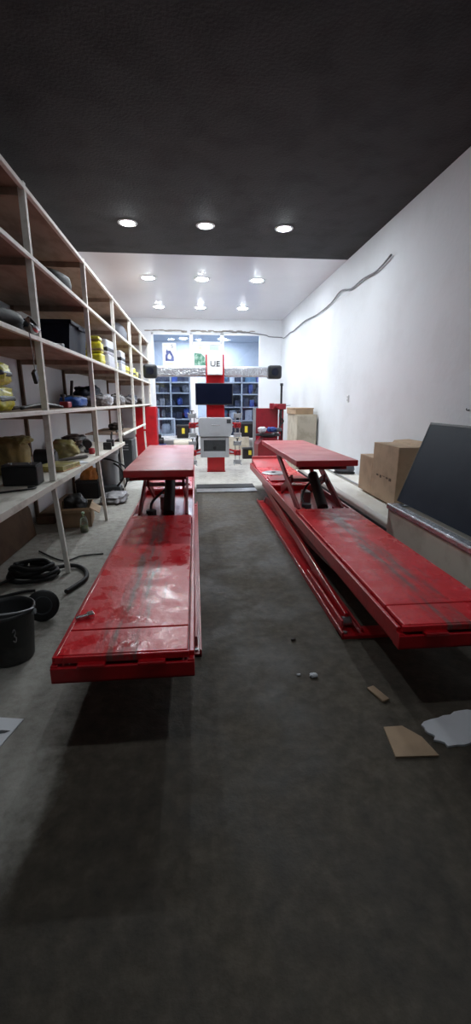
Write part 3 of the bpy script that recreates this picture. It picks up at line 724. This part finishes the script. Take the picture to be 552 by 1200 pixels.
for z, y1 in ((Z2, 12.44), (Z3, 12.44), (Z4, 12.44), (Z5, 12.44)):
    MB().b2(XL + .002, FX - .03, 1.0, y1, z - .022, z - .003).build('shelf_board', 'shelf_ply', t)
    MB().b2(FX - .03, FX + .004, 1.0, y1, z - .036, z - .003).build('front_rail', 'white_timber', t, 0.003)
MB().b2(XL + .002, FX - .004, 1.0, 7.42, BZ - .03, BZ - .003).build('bench_top', 'bench_board', t, 0.003)
MB().b2(FX - .02, FX + .012, 1.0, 7.42, BZ - .055, BZ - .003).build('bench_rail', 'bench_board', t, 0.003)
MB().b2(-1.85, FX - .004, 7.5, 9.05, .945, .967).build('shelf_board', 'shelf_ply', t)
MB().b2(FX - .03, FX + .004, 7.42, 10.78, .94, .975).build('front_rail', 'white_timber', t, 0.003)

# ---- shelf under the ceiling
def tyre(label, loc, rot, R=.28, r=.10):
    t = thing('tyre', label, 'tyre', loc, rot)
    MB().lathe([(R - r * .9, -r * .7), (R + r * .35, -r * .95), (R + r * .9, -r * .6), (R + r, 0), (R + r * .9, r * .6), (R + r * .35, r * .95), (R - r * .9, r * .7), (R - r * 1.0, 0), (R - r * .9, -r * .7)], seg=40).build('carcass', 'black_rubber', t, smooth=True)
    MB().torus((0, 0, 0), R - r * .92, .012, None, 40, 8).build('bead', 'dark_grey', t, smooth=True)
    return t
tyre('dark tyre lying on the upper shelf near the ceiling, nearest bay', (-1.62, 5.0, Z4 + .10), None, .27, .10)
tag(MB().blob((0, 0, 0), (.42, 1.0, .36), .72, .06, 1.6, 6).build('duffel_bag', 'slate_bag', smooth=True, loc=(-1.50, 8.95, Z4)), 'grey rounded bag on the upper shelf near the far end', 'bag')

# ---- second row of bays
t = thing('bumper_trim', 'long black rubber bumper piece on the shelf at the picture edge', 'car part', (-1.42, 3.3, Z3))
MB().tube([(-.28, -.85, .10), (-.12, -.4, .11), (.02, 0, .10), (.06, .35, .11), (.0, .52, .12)], .065, 12).build('bar', 'black_rubber', t, smooth=True)
MB().b2(-.02, .06, .05, .13, 0, .09).build('mount', 'dark_grey', t, 0.01)
t = thing('chrome_lamp', 'chrome lamp hanging over the shelf edge beside the rubber bumper', 'lamp', (-1.27, 3.62, Z3 + .005))
MB().lathe([(.001, 0), (.035, .005), (.06, .05), (.066, .09), (.058, .085), (.001, .05)], (0, 0, .02), 24, (0, .9, .4)).build('shell', 'chrome', t, smooth=True)
MB().cyl((-.02, 0, 0), (-.02, 0, .06), .02).build('foot', 'grey_metal', t)
t = thing('hanging_key', 'small black clip hanging on a cord from the shelf edge', 'clip', (-1.175, 3.45, 1.70))
MB().tube([(-.01, 0, .29), (0, 0, .15), (0, 0, .02)], .0035, 6).build('cord', 'grey_bag', t)
MB().b2(-.014, .014, -.03, .03, -.07, .02, (0.5, 0, 0)).build('clip_body', 'black_plastic', t, 0.006)
t = thing('wiper_motor', 'silver wrench-like car part lying in front of the navy crate', 'car part', (-1.34, 4.35, Z3))
MB().bar((0, -.28, .03), (.02, .30, .03), .05, .03).cyl((.02, .30, .0), (.02, .30, .06), .045).build('link', 'grey_metal', t, 0.006)
MB().cyl((-.02, -.30, .0), (-.02, -.30, .09), .06).build('hub', 'steel', t, 0.004)
t = thing('storage_crate', 'big dark navy plastic crate on the second shelf from the top', 'crate', (-1.515, 5.32, Z3))
cr = MB(); L0, W0, H0 = .76, .46, .325
cr.prism([(-W0 / 2 + .03, 0), (W0 / 2 - .03, 0), (W0 / 2, H0), (W0 / 2 - .015, H0), (W0 / 2 - .045, .015), (-W0 / 2 + .045, .015), (-W0 / 2 + .015, H0), (-W0 / 2, H0)], 'y', -L0 / 2 + .02, L0 / 2 - .02)
for s in (-1, 1): cr.prism([(-W0 / 2 + .03, 0), (W0 / 2 - .03, 0), (W0 / 2, H0), (-W0 / 2, H0)], 'y', s * (L0 / 2 - .02), s * (L0 / 2 - .035))
cr.build('tub', 'navy_plastic', t, 0.006)
rm = MB(); rm.b2(-W0 / 2 - .02, W0 / 2 + .02, -L0 / 2, -L0 / 2 + .03, H0 - .03, H0 + .01).b2(-W0 / 2 - .02, W0 / 2 + .02, L0 / 2 - .03, L0 / 2, H0 - .03, H0 + .01)
rm.b2(W0 / 2 - .015, W0 / 2 + .02, -L0 / 2, L0 / 2, H0 - .03, H0 + .01).b2(-W0 / 2 - .02, -W0 / 2 + .015, -L0 / 2, L0 / 2, H0 - .03, H0 + .01)
rm.build('rim', 'navy_plastic', t, 0.006)
MB().b2(W0 / 2 + .004, W0 / 2 + .03, -.10, .10, H0 - .05, H0 - .02).build('hand_grip', 'navy_plastic', t, 0.006)
# packets of parts in shrink wrap
def packet(label, loc, d, mt, lab, group):
    t = thing('parts_packet', label, 'packet', loc, (0, 0, random.uniform(-.1, .1)), group)
    MB().b2(-d[0] / 2, d[0] / 2, -d[1] / 2, d[1] / 2, 0, d[2]).build('pack', mt, t, .025, segs=3)
    MB().b2(-d[0] / 2 - .002, d[0] / 2 + .003, -d[1] / 2 - .003, d[1] / 2 + .003, d[2] * .12, d[2] * .5).build('band', lab, t, .02)
random.seed(21)
g = 'stacked packets on the second shelf from the top'
packet('yellow packet beside the navy crate, bottom of its stack', (-1.36, 6.38, Z3), (.24, .24, .14), 'yellow_bag', 'yellow_bag', g)
packet('yellow packet beside the navy crate, middle of its stack', (-1.36, 6.38, Z3 + .145), (.23, .24, .14), 'yellow_bag', 'kraft', g)
packet('yellow packet beside the navy crate, top of its stack', (-1.37, 6.38, Z3 + .29), (.22, .22, .07), 'yellow_bag', 'kraft', g)
packet('white packet with a black band next to the yellow stack, lower one', (-1.36, 7.00, Z3), (.26, .44, .18), 'white_label', 'white_label', g)
packet('white packet with a black band next to the yellow stack, upper one', (-1.36, 6.96, Z3 + .185), (.25, .42, .20), 'white_label', 'label_black', g)
packet('small yellow packet between the two white stacks', (-1.34, 7.43, Z3), (.22, .26, .13), 'yellow_bag', 'white_label', g)
packet('small white packet lying on the yellow one between the white stacks', (-1.36, 7.43, Z3 + .135), (.22, .26, .14), 'paper_white', 'white_label', g)
packet('white packet at the bottom of the second white stack', (-1.36, 8.10, Z3), (.26, .46, .15), 'white_label', 'white_label', g)
packet('white packet with a black band on the second white stack', (-1.36, 8.12, Z3 + .155), (.25, .44, .20), 'white_label', 'label_black', g)
packet('yellow packet in the bay past the white stacks, first of three', (-1.34, 8.45, Z3), (.24, .36, .14), 'yellow_bag', 'kraft', g)
packet('yellow packet in the bay past the white stacks, second of three', (-1.34, 9.3, Z3), (.24, .40, .17), 'yellow_bag', 'label_black', g)
packet('yellow packet in the bay past the white stacks, farthest of three', (-1.34, 9.85, Z3), (.24, .36, .12), 'yellow_bag', 'kraft', g)
packet('dark packet at the far end of the second shelf', (-1.36, 10.4, Z3), (.26, .40, .12), 'brown_dark', 'dark_grey', g)

# ---- third row of bays
def oil_bag(label, z, rz, k):
    t = thing('yellow_pouch', label, 'pouch', (-1.43, 3.17, z), (0, 0, rz), 'yellow pouches stacked at the picture edge')
    MB().blob((0, 0, 0), (.32, .30, .168), .5, .14, 2.4, k).build('pouch', 'yellow_bag', t, smooth=True)
    MB().blob((0, 0, .062), (.33, .312, .052), .42, .10, 2.4, k).build('label_band', 'label_black', t, smooth=True)
    MB().blob((.03, -.05, .10), (.20, .18, .07), .7, .2, 3, k + 4).build('top_print', 'dark_grey' if k % 2 else 'kraft', t, smooth=True)
for k, l in enumerate(('lower yellow pouch with a black band in the stack at the picture edge', 'upper yellow pouch with a black band in the stack at the picture edge')):
    oil_bag(l, Z2 + .166 * k, .10 * (k % 2) - .03, k + 1)
t = thing('pipe_bundle', 'dark thin rods lying flat on the middle shelf beside the yellow pouches', 'rods', (-1.36, 4.05, Z2))
for k in range(3): MB().tube([(-.12 + .05 * k, -.5 + .05 * k, .014), (-.05 + .04 * k, 0, .02 + .012 * k), (.02 + .03 * k, .52 - .08 * k, .014)], .012, 8).build('rod', ('dark_grey', 'brown_dark', 'black_plastic')[k], t, smooth=True)
t = thing('hand_pump', 'small red tool with a dark knob on the middle shelf', 'tool', (-1.38, 4.88, Z2))
MB().b2(-.045, .045, -.075, .075, 0, .065).build('body', 'red_small', t, 0.012)
MB().cyl((0, -.05, .07), (0, -.07, .12), .012).lathe([(.001, -.02), (.026, -.012), (.026, .012), (.001, .02)], (0, -.07, .125), 16).build('knob', 'dark_grey', t)
t = thing('blue_toolbag', 'bright blue bag with an upright black handle on the middle shelf', 'bag', (-1.42, 5.36, Z2))
MB().blob((0, 0, 0), (.26, .50, .125), .6, .10, 2.0, 4).build('bag', 'blue_bag', t, smooth=True)
MB().blob((-.0, -.02, .075), (.20, .36, .06), .7, .2, 2.4, 9).build('opening', 'black_plastic', t, smooth=True)
MB().bar((0, -.10, .08), (.01, -.04, .30), .035, .018).build('handle', 'black_plastic', t, 0.006)
def sack(name, label, cat, loc, d, mt, k, n=.22, rot=None, group=None):
    return tag(MB().blob((0, 0, 0), d, .75, n, 2.2, k).build(name, mt, smooth=True, loc=loc, rot=rot), label, cat, group)
sack('dark_pouch', 'dark brown pouch between the blue bag and a shelf upright', 'pouch', (-1.40, 5.88, Z2), (.22, .26, .13), 'brown_dark', 3)
sack('plastic_bag', 'crumpled grey and white plastic bag on the middle shelf', 'bag', (-1.36, 6.65, Z2), (.24, .50, .16), 'grey_bag', 6, .3)
sack('plastic_bag', 'pale crumpled bag leaning on the dark jacket on the middle shelf', 'bag', (-1.34, 7.0, Z2), (.14, .26, .17), 'white_label', 12, .3)
sack('jacket', 'dark navy jacket heaped at the back of the middle shelf', 'jacket', (-1.66, 7.1, Z2), (.34, .80, .30), 'navy_plastic', 15, .3)
sack('cloth_bundle', 'grey cloth bundle on the middle shelf past the navy jacket', 'cloth', (-1.38, 8.1, Z2), (.24, .46, .17), 'grey_bag', 21, .3)
sack('cloth_bundle', 'dark cloth bundle between two grey ones on the middle shelf', 'cloth', (-1.46, 8.6, Z2), (.26, .40, .20), 'brown_dark', 23, .3)
sack('cloth_bundle', 'pale grey cloth bundle farthest along the middle shelf', 'cloth', (-1.38, 9.6, Z2), (.24, .50, .15), 'grey_bag', 27, .3)
sack('cloth_bundle', 'black cloth bundle near the far end of the middle shelf', 'cloth', (-1.42, 10.2, Z2), (.24, .36, .20), 'slate_bag', 33, .3)
sack('cloth_bundle', 'last dark bundle at the far end of the middle shelf', 'cloth', (-1.40, 11.3, Z2), (.24, .46, .13), 'brown_dark', 38, .3)

# ---- bench
t = thing('paper_sack', 'big crumpled brown and yellow paper sack at the back of the bench', 'sack', (-1.72, 4.12, BZ), (0, 0, .1))
MB().blob((0, 0, 0), (.34, .40, .34), .6, .16, 2.0, 31).build('sack_body', 'kraft', t, smooth=True)
MB().blob((.10, .02, .27), (.20, .30, .08), .8, .3, 3, 14).build('torn_top', 'olive_bag', t, smooth=True)
t = thing('battery_case', 'black rectangular battery case on the near bench', 'case', (-1.41, 3.60, BZ), (0, 0, .05))
MB().b2(-.135, .135, -.09, .09, 0, .155).build('case', 'black_plastic', t, 0.01)
MB().b2(-.13, .13, -.085, .085, .155, .168).build('lid', 'dark_grey', t, 0.004)
for x in (-.08, .07): MB().cyl((x, -.03, .165), (x, -.03, .182), .014).build('terminal', 'chrome', t)
tag(MB().blob((0, 0, 0), (.09, .07, .05), .8, .3, 2, 4).build('paper_ball', 'paper_white', smooth=True, loc=(-1.43, 3.85, BZ)), 'small crumple of white paper behind the black battery case', 'paper')
t = thing('oil_filter', 'fat black cylinder lying on the bench behind the upright', 'filter', (-1.60, 4.70, BZ + .085))
MB().cyl((-.09, 0, 0), (.11, 0, 0), .085, seg=28).build('canister', 'black_plastic', t, 0.012)
MB().cyl((.11, 0, 0), (.125, 0, 0), .06, seg=24).build('end_cap', 'dark_grey', t)
t = thing('plastic_jar', 'clear greyish jar between the paper sack and black cylinder', 'jar', (-1.72, 4.50, BZ))
MB().lathe([(.001, 0), (.05, 0), (.055, .02), (.055, .15), (.04, .17), (.04, .18), (.001, .18)]).build('jar', 'goods_pale', t, smooth=True)
MB().cyl((0, 0, .178), (0, 0, .20), .043).build('lid', 'grey_metal', t)
t = thing('cable_loop', 'black cable loop lying on the bench in front of the battery case', 'cable', (-1.36, 3.28, BZ))
MB().tube([(-.16, -.12, .008), (-.02, -.02, .008), (.08, .02, .012), (.12, .10, .012), (.05, .13, .008)], .008, 8).build('cord', 'black_rubber', t, smooth=True)
t = thing('olive_pouch', 'yellowish crumpled bag on the bench past the first upright', 'bag', (-1.56, 5.25, BZ))
MB().blob((0, 0, 0), (.32, .38, .22), .7, .22, 2.2, 41).build('bag_body', 'olive_bag', t, smooth=True)
MB().blob((.10, .12, .14), (.16, .22, .10), .8, .3, 2.6, 6).build('dark_fold', 'brown_dark', t, smooth=True)
t = thing('clipboard', 'pale wooden tray with an orange-red edge on the bench', 'tray', (-1.37, 4.42, BZ), (0, 0, -.15))
MB().b2(-.15, .13, -.20, .20, .012, .05).build('board', 'olive_bag', t, 0.006)
MB().b2(-.15, .135, -.205, .205, 0, .012).build('edge', 'orange_wood', t, 0.003)
tag(MB().tube([(-.14, -.2, .02), (0, 0, .03), (.1, .25, .02)], .02, 8).build('hose_piece', 'brown_dark', smooth=True, loc=(-1.40, 5.0, BZ)), 'short dark hose piece lying behind the wooden tray', 'hose')
t = thing('power_drill', 'black power drill lying on the bench among tools', 'drill', (-1.44, 5.98, BZ), (0, 0, .3))
MB().cyl((-.02, -.16, .11), (-.02, .12, .11), .055).cyl((-.02, .12, .11), (-.02, .22, .11), .03).build('body', 'black_plastic', t, 0.012)
MB().b2(-.05, .01, -.15, -.07, 0, .10).build('grip', 'black_plastic', t, 0.012)
MB().b2(-.07, .04, -.19, -.03, 0, .035).build('battery_pack', 'dark_grey', t, 0.01)
sack('tool_pouch', 'black cloth tool pouch behind the drill on the bench', 'pouch', (-1.72, 6.3, BZ), (.30, .50, .20), 'black_plastic', 44, .25)
tag(MB().lathe([(.001, 0), (.036, 0), (.04, .03), (.036, .07), (.001, .07)]).build('tape_roll', 'red_small', None, smooth=True, loc=(-1.34, 5.70, BZ)), 'small red roll in front of the drill on the bench', 'roll')
tag(MB().b2(-.03, .03, -.02, .02, 0, .02).build('eraser_block', 'paper_white', None, 0.005, loc=(-1.33, 5.33, BZ), rot=(0, 0, .5)), 'tiny white block on the bench in front of the yellowish bag', 'block')
t = thing('bar_clamp', 'black bar clamp lying along the bench edge near its end', 'clamp', (-1.27, 6.5, BZ + .0), (0, 0, .1))
MB().bar((-.03, -.38, .03), (.0, .40, .03), .03, .022).build('bar', 'black_plastic', t, 0.004)
MB().b2(-.05, .06, -.36, -.30, 0, .10).build('fixed_jaw', 'black_plastic', t, 0.008)
MB().b2(-.05, .06, .10, .17, 0, .10).build('sliding_jaw', 'dark_grey', t, 0.008)
MB().cyl((-.0, .30, .03), (.02, .34, .20), .012).build('handle', 'black_plastic', t)
tag(MB().b2(-.05, .05, -.10, .10, 0, .006).build('paper_scrap', 'paper_white', None, loc=(-1.28, 4.88, BZ), rot=(0, 0, .6)), 'scrap of white paper at the front of the bench past the tray', 'paper')
tag(MB().tube([(0, -.3, .02), (.03, 0, .05), (.0, .3, .02)], .016, 8).build('spanner_bar', 'dark_grey', smooth=True, loc=(-1.35, 7.9, .97)), 'dark bar on the low shelf above the dark louvred cabinet', 'bar')
sack('tool_heap', 'dark heap of small tools on the low shelf behind the dark bar', 'tools', (-1.5, 8.5, .97), (.24, .5, .13), 'brown_dark', 51, .3)

# ------------------------------------------------------------------ floor along the shelves
t = thing('louvred_cabinet', 'dark grey metal cabinet with pale slots under the low shelf', 'cabinet', (-1.36, 8.55, 0), (0, 0, .0))
MB().b2(-.16, .16, -.26, .26, .03, .79).build('body', 'dark_grey', t, 0.012)
for z in (.60, .65, .70): MB().b2(-.11, .09, -.268, -.258, z, z + .018).build('slot', 'grey_metal', t)
MB().b2(.158, .166, -.18, .18, .1, .68).build('side_door', 'dark_grey', t, 0.004)
for x in (-.12, .12): MB().b2(x - .03, x + .03, -.22, .22, 0, .03).build('foot', 'black_plastic', t)
t = thing('floor_machine', 'grey metal drum machine with black cables at the bench end', 'machine', (-1.46, 7.35, 0))
MB().lathe([(.001, .0), (.20, .0), (.20, .06), (.15, .10), (.15, .62), (.17, .66), (.17, .74), (.001, .76)], seg=32).build('drum', 'grey_metal', t, smooth=False)
MB().b2(-.14, .22, -.34, -.12, .0, .14).build('motor_base', 'dark_grey', t, 0.02)
cb = MB(); cb.tube([(.1, -.12, .5), (.22, -.2, .42), (.26, -.24, .28), (.16, -.26, .14)], .016)
cb.tube([(-.05, -.14, .58), (.12, -.26, .56), (.30, -.22, .44), (.30, -.16, .20), (.22, -.12, .04)], .014)
cb.build('cable', 'black_rubber', t, smooth=True)
sack('grey_tarp', 'flat grey tarpaulin heap on the floor by the bench end', 'tarpaulin', (-1.26, 6.62, 0), (.36, .62, .12), 'grey_bag', 61, .3)
t = thing('plastic_crate', 'black open crate on the floor beneath the far part of the bench', 'crate', (-1.72, 7.0, 0))
cr = MB(); cr.b2(-.17, .17, -.2, .2, 0, .02)
cr.b2(-.17, -.15, -.2, .2, 0, .3).b2(.15, .17, -.2, .2, 0, .3).b2(-.17, .17, -.2, -.18, 0, .3).b2(-.17, .17, .18, .2, 0, .3)
cr.build('tub', 'black_plastic', t, 0.006)
MB().b2(-.18, .18, -.21, -.19, .25, .28).b2(.16, .18, -.2, .2, .25, .28).build('rim', 'dark_grey', t, 0.004)
sack('orange_bag', 'bright orange bag heaped in the black open crate', 'bag', (-1.72, 7.0, .024), (.23, .28, .46), 'orange', 66, .25)
t = thing('cardboard_sheet', 'large dark brown cardboard sheet leaning on the wall beneath the bench', 'cardboard', (-1.86, 4.35, 0.002), (0, -.22, 0))
MB().prism([(-.62, 0), (.55, 0), (.62, .30), (.50, .52), (.36, .48), (.28, .42), (-.55, .40)], 'x', -.006, .006).build('sheet', 'cardboard_dark', t)
t = thing('cardboard_box', 'torn open brown cardboard box on the floor beneath the bench', 'box', (-1.53, 5.40, 0), (0, 0, .15))
bx = MB(); bx.b2(-.20, .20, -.24, .24, 0, .012)
bx.b2(-.20, -.19, -.24, .24, 0, .24).b2(.19, .20, -.24, .24, 0, .24).b2(-.20, .20, -.24, -.23, 0, .24).b2(-.20, .20, .23, .24, 0, .24)
bx.build('tray', 'cardboard', t)
MB().box((.25, -.06, .20), (.12, .34, .008), (0, .6, 0)).build('flap', 'cardboard', t)
MB().box((0, -.30, .22), (.38, .13, .008), (-.5, 0, 0)).build('flap', 'cardboard', t)
sack('black_sack', 'black sack stuffed in the torn cardboard box', 'sack', (-1.53, 5.41, .014), (.27, .33, .33), 'black_rubber', 71, .25)
t = thing('plank_pile', 'brown wooden plank lying along the wall beneath the bench', 'plank', (-1.89, 6.1, 0))
MB().b2(-.11, .10, -.75, .65, 0, .09).build('plank', 'wood_brown', t, 0.006)
MB().b2(-.10, .10, -.70, .5, .09, .13).build('top_plank', 'cardboard_dark', t, 0.006)
t = thing('bottle', 'clear plastic bottle with yellow-green liquid on the floor beneath the bench', 'bottle', (-1.33, 4.97, 0))
MB().lathe([(.001, 0), (.042, .003), (.046, .02), (.046, .14), (.034, .185), (.015, .205), (.015, .23), (.001, .23)], seg=24).build('shell', 'clear_plastic', t, smooth=True)
MB().lathe([(.001, .006), (.040, .008), (.041, .085), (.001, .085)], seg=24).build('liquid', 'green_liquid', t, smooth=True)
MB().cyl((0, 0, .226), (0, 0, .246), .017).build('cap', 'pale_green', t)
t = thing('hose_coil', 'tangled black hose coil on the floor beneath the near bench', 'hose', (-1.42, 3.62, 0))
random.seed(5)
hc = MB()
for k in range(4):
    R = .17 - .012 * k; pts = []
    for i in range(13):
        a = 2 * PI * i / 12 + k
        pts.append((-.02 + R * 1.15 * math.cos(a) + random.uniform(-.02, .02), R * .75 * math.sin(a) + random.uniform(-.02, .02), .022 + .03 * k + random.uniform(0, .015)))
    hc.tube(pts, .019, 8)
hc.build('coil', 'black_rubber', t, smooth=True)
MB().tube([(.08, .10, .04), (.24, .20, .03), (.38, .12, .022), (.45, -.08, .022), (.40, -.27, .022), (.36, -.36, .022)], .020, 10).build('free_end', 'black_rubber', t, smooth=True)
MB().tube([(-.12, -.06, .05), (-.26, -.24, .02), (-.20, -.42, .015), (.0, -.32, .015), (.1, -.30, .015)], .012, 8).build('thin_hose', 'black_rubber', t, smooth=True)
tag(MB().tube([(-1.62, 4.30, .012), (-1.3, 4.0, .012), (-1.15, 4.12, .012), (-.95, 4.16, .012)], .008, 8).build('electric_cord', 'black_rubber', smooth=True), 'thin black cord on the floor past the hose coil', 'cord')
# bucket
t = thing('bucket', 'black plastic bucket with a pale wire handle and chalk scribble at the picture edge', 'bucket', (-1.135, 2.40, 0))
MB().lathe([(.001, .004), (.115, 0), (.125, .012), (.150, .30), (.160, .305), (.160, .325), (.150, .328), (.143, .30), (.118, .02), (.001, .02)], seg=40).build('pail', 'bucket_black', t, smooth=True)
hp = []
for i in range(13):
    a = PI * i / 12
    hp.append((.158 * math.cos(a), -.158 * math.sin(a) * .92, .318 + .035 * math.sin(a)))
MB().tube(hp, .006, 8).build('handle', 'grey_metal', t, smooth=True)
for s in (-1, 1): MB().cyl((s * .145, 0, .295), (s * .168, 0, .295), .016).build('ear', 'grey_metal', t)
def onpail(a, z):
    r = .127 + (.150 - .127) * (z / .30) + .004
    return (r * math.cos(a), r * math.sin(a), z)
sc = MB()
sc.tube([onpail(-1.02, .23), onpail(-.96, .245), onpail(-.92, .225), onpail(-.97, .205), onpail(-.91, .19), onpail(-.95, .165), onpail(-1.02, .175)], .0035, 6)
sc.build('chalk_scribble', 'grey_bag', t, smooth=True)
t = thing('rubber_pad', 'round black rubber pad standing behind the bucket', 'pad', (-1.10, 2.86, .105), (PI / 2 - .35, 0, .25))
MB().lathe([(.001, -.02), (.095, -.022), (.11, -.01), (.11, .01), (.095, .022), (.001, .02)], seg=32).build('disc', 'black_rubber', t, smooth=True)
MB().torus((0, 0, .02), .06, .006, None, 24, 8).build('ring', 'dark_grey', t, smooth=True)
# loose bits
tag(MB().prism([(-.09, -.11), (.06, -.10), (.085, .085), (-.10, .10)], 'z', .002, .006).build('paper_sheet', 'paper_white', None, loc=(-.955, 1.765, 0), rot=(0, 0, -.1)), 'torn white paper sheet on the floor below the bucket', 'paper')
tag(MB().prism([(-.09, -.02), (.04, -.012), (.06, .0), (.02, .008), (-.05, .0)], 'z', .0, .0015).build('paper_tear', 'dark_grey', None, loc=(-.955, 1.765, .0065)), 'dark torn strip across the white paper sheet', 'strip')
tag(MB().prism([(-.09, -.06), (.10, -.09), (.09, .02), (.04, .10), (-.05, .11)], 'z', .002, .010).build('cardboard_piece', 'cardboard', None, loc=(.915, 1.52, 0), rot=(0, 0, .1)), 'brown cardboard piece on the floor below the lift at the photo bottom', 'cardboard')
ws = MB()
random.seed(2)
N1 = 40; vs = []
for i in range(N1):
    a = 2 * PI * i / N1; R = 1 + random.uniform(-.16, .12)
    vs.append((.24 * R * math.cos(a), .10 * R * math.sin(a)))
ws.prism(vs, 'z', .002, .012)
tag(ws.build('plaster_patch', 'paper_white', None, loc=(1.26, 1.59, 0), rot=(0, 0, .16)), 'ragged white plastic sheet on the floor beside the brown cardboard piece', 'sheet')
for (x, y, r, l, mt) in ((.63, 2.04, .014, 'white crumb of plaster on the dark floor between the lifts', 'paper_white'), (.55, 2.06, .007, 'tiny white speck beside the plaster crumb on the dark floor', 'paper_white'),
                         (.60, 2.42, .010, 'small dark pebble on the floor near the lift base end', 'brown_dark')):
    tag(MB().blob((0, 0, 0), (r * 3, r * 2, r * 1.4), .8, .3, 2, int(x * 100)).build('crumb', mt, smooth=True, loc=(x, y, 0)), l, 'crumb')
tag(MB().b2(-.025, .02, -.06, .06, 0, .012).build('wood_chip', 'cardboard', None, .004, loc=(.93, 1.86, 0), rot=(0, 0, .35)), 'small brown chip of cardboard on the floor under the lift end', 'chip')

# ------------------------------------------------------------------ night outside, camera
wd = bpy.data.worlds.new('night'); S.world = wd; wd.use_nodes = True
wd.node_tree.nodes['Background'].inputs[0].default_value = (0.01, 0.011, 0.014, 1)
wd.node_tree.nodes['Background'].inputs[1].default_value = 0.2
cam = bpy.data.cameras.new('camera'); co = bpy.data.objects.new('camera', cam); C.objects.link(co); S.camera = co
cam.sensor_fit = 'VERTICAL'; cam.sensor_height = 24.0; cam.lens = 24.0 * 500 / 1200
cam.clip_start = 0.02
co.location = (0, 0, 1.5)
co.rotation_euler = (math.radians(90 - 14.57), 0, math.radians(-5.31))
S.view_settings.view_transform = 'Standard'; S.view_settings.look = 'None'
S.view_settings.gamma = 1; S.view_settings.exposure = 1.12; S.view_settings.use_curve_mapping = False
S.cycles.use_denoising = True
S.cycles.max_bounces = 10; S.cycles.diffuse_bounces = 6; S.cycles.transparent_max_bounces = 12
S.cycles.sample_clamp_indirect = 8.0
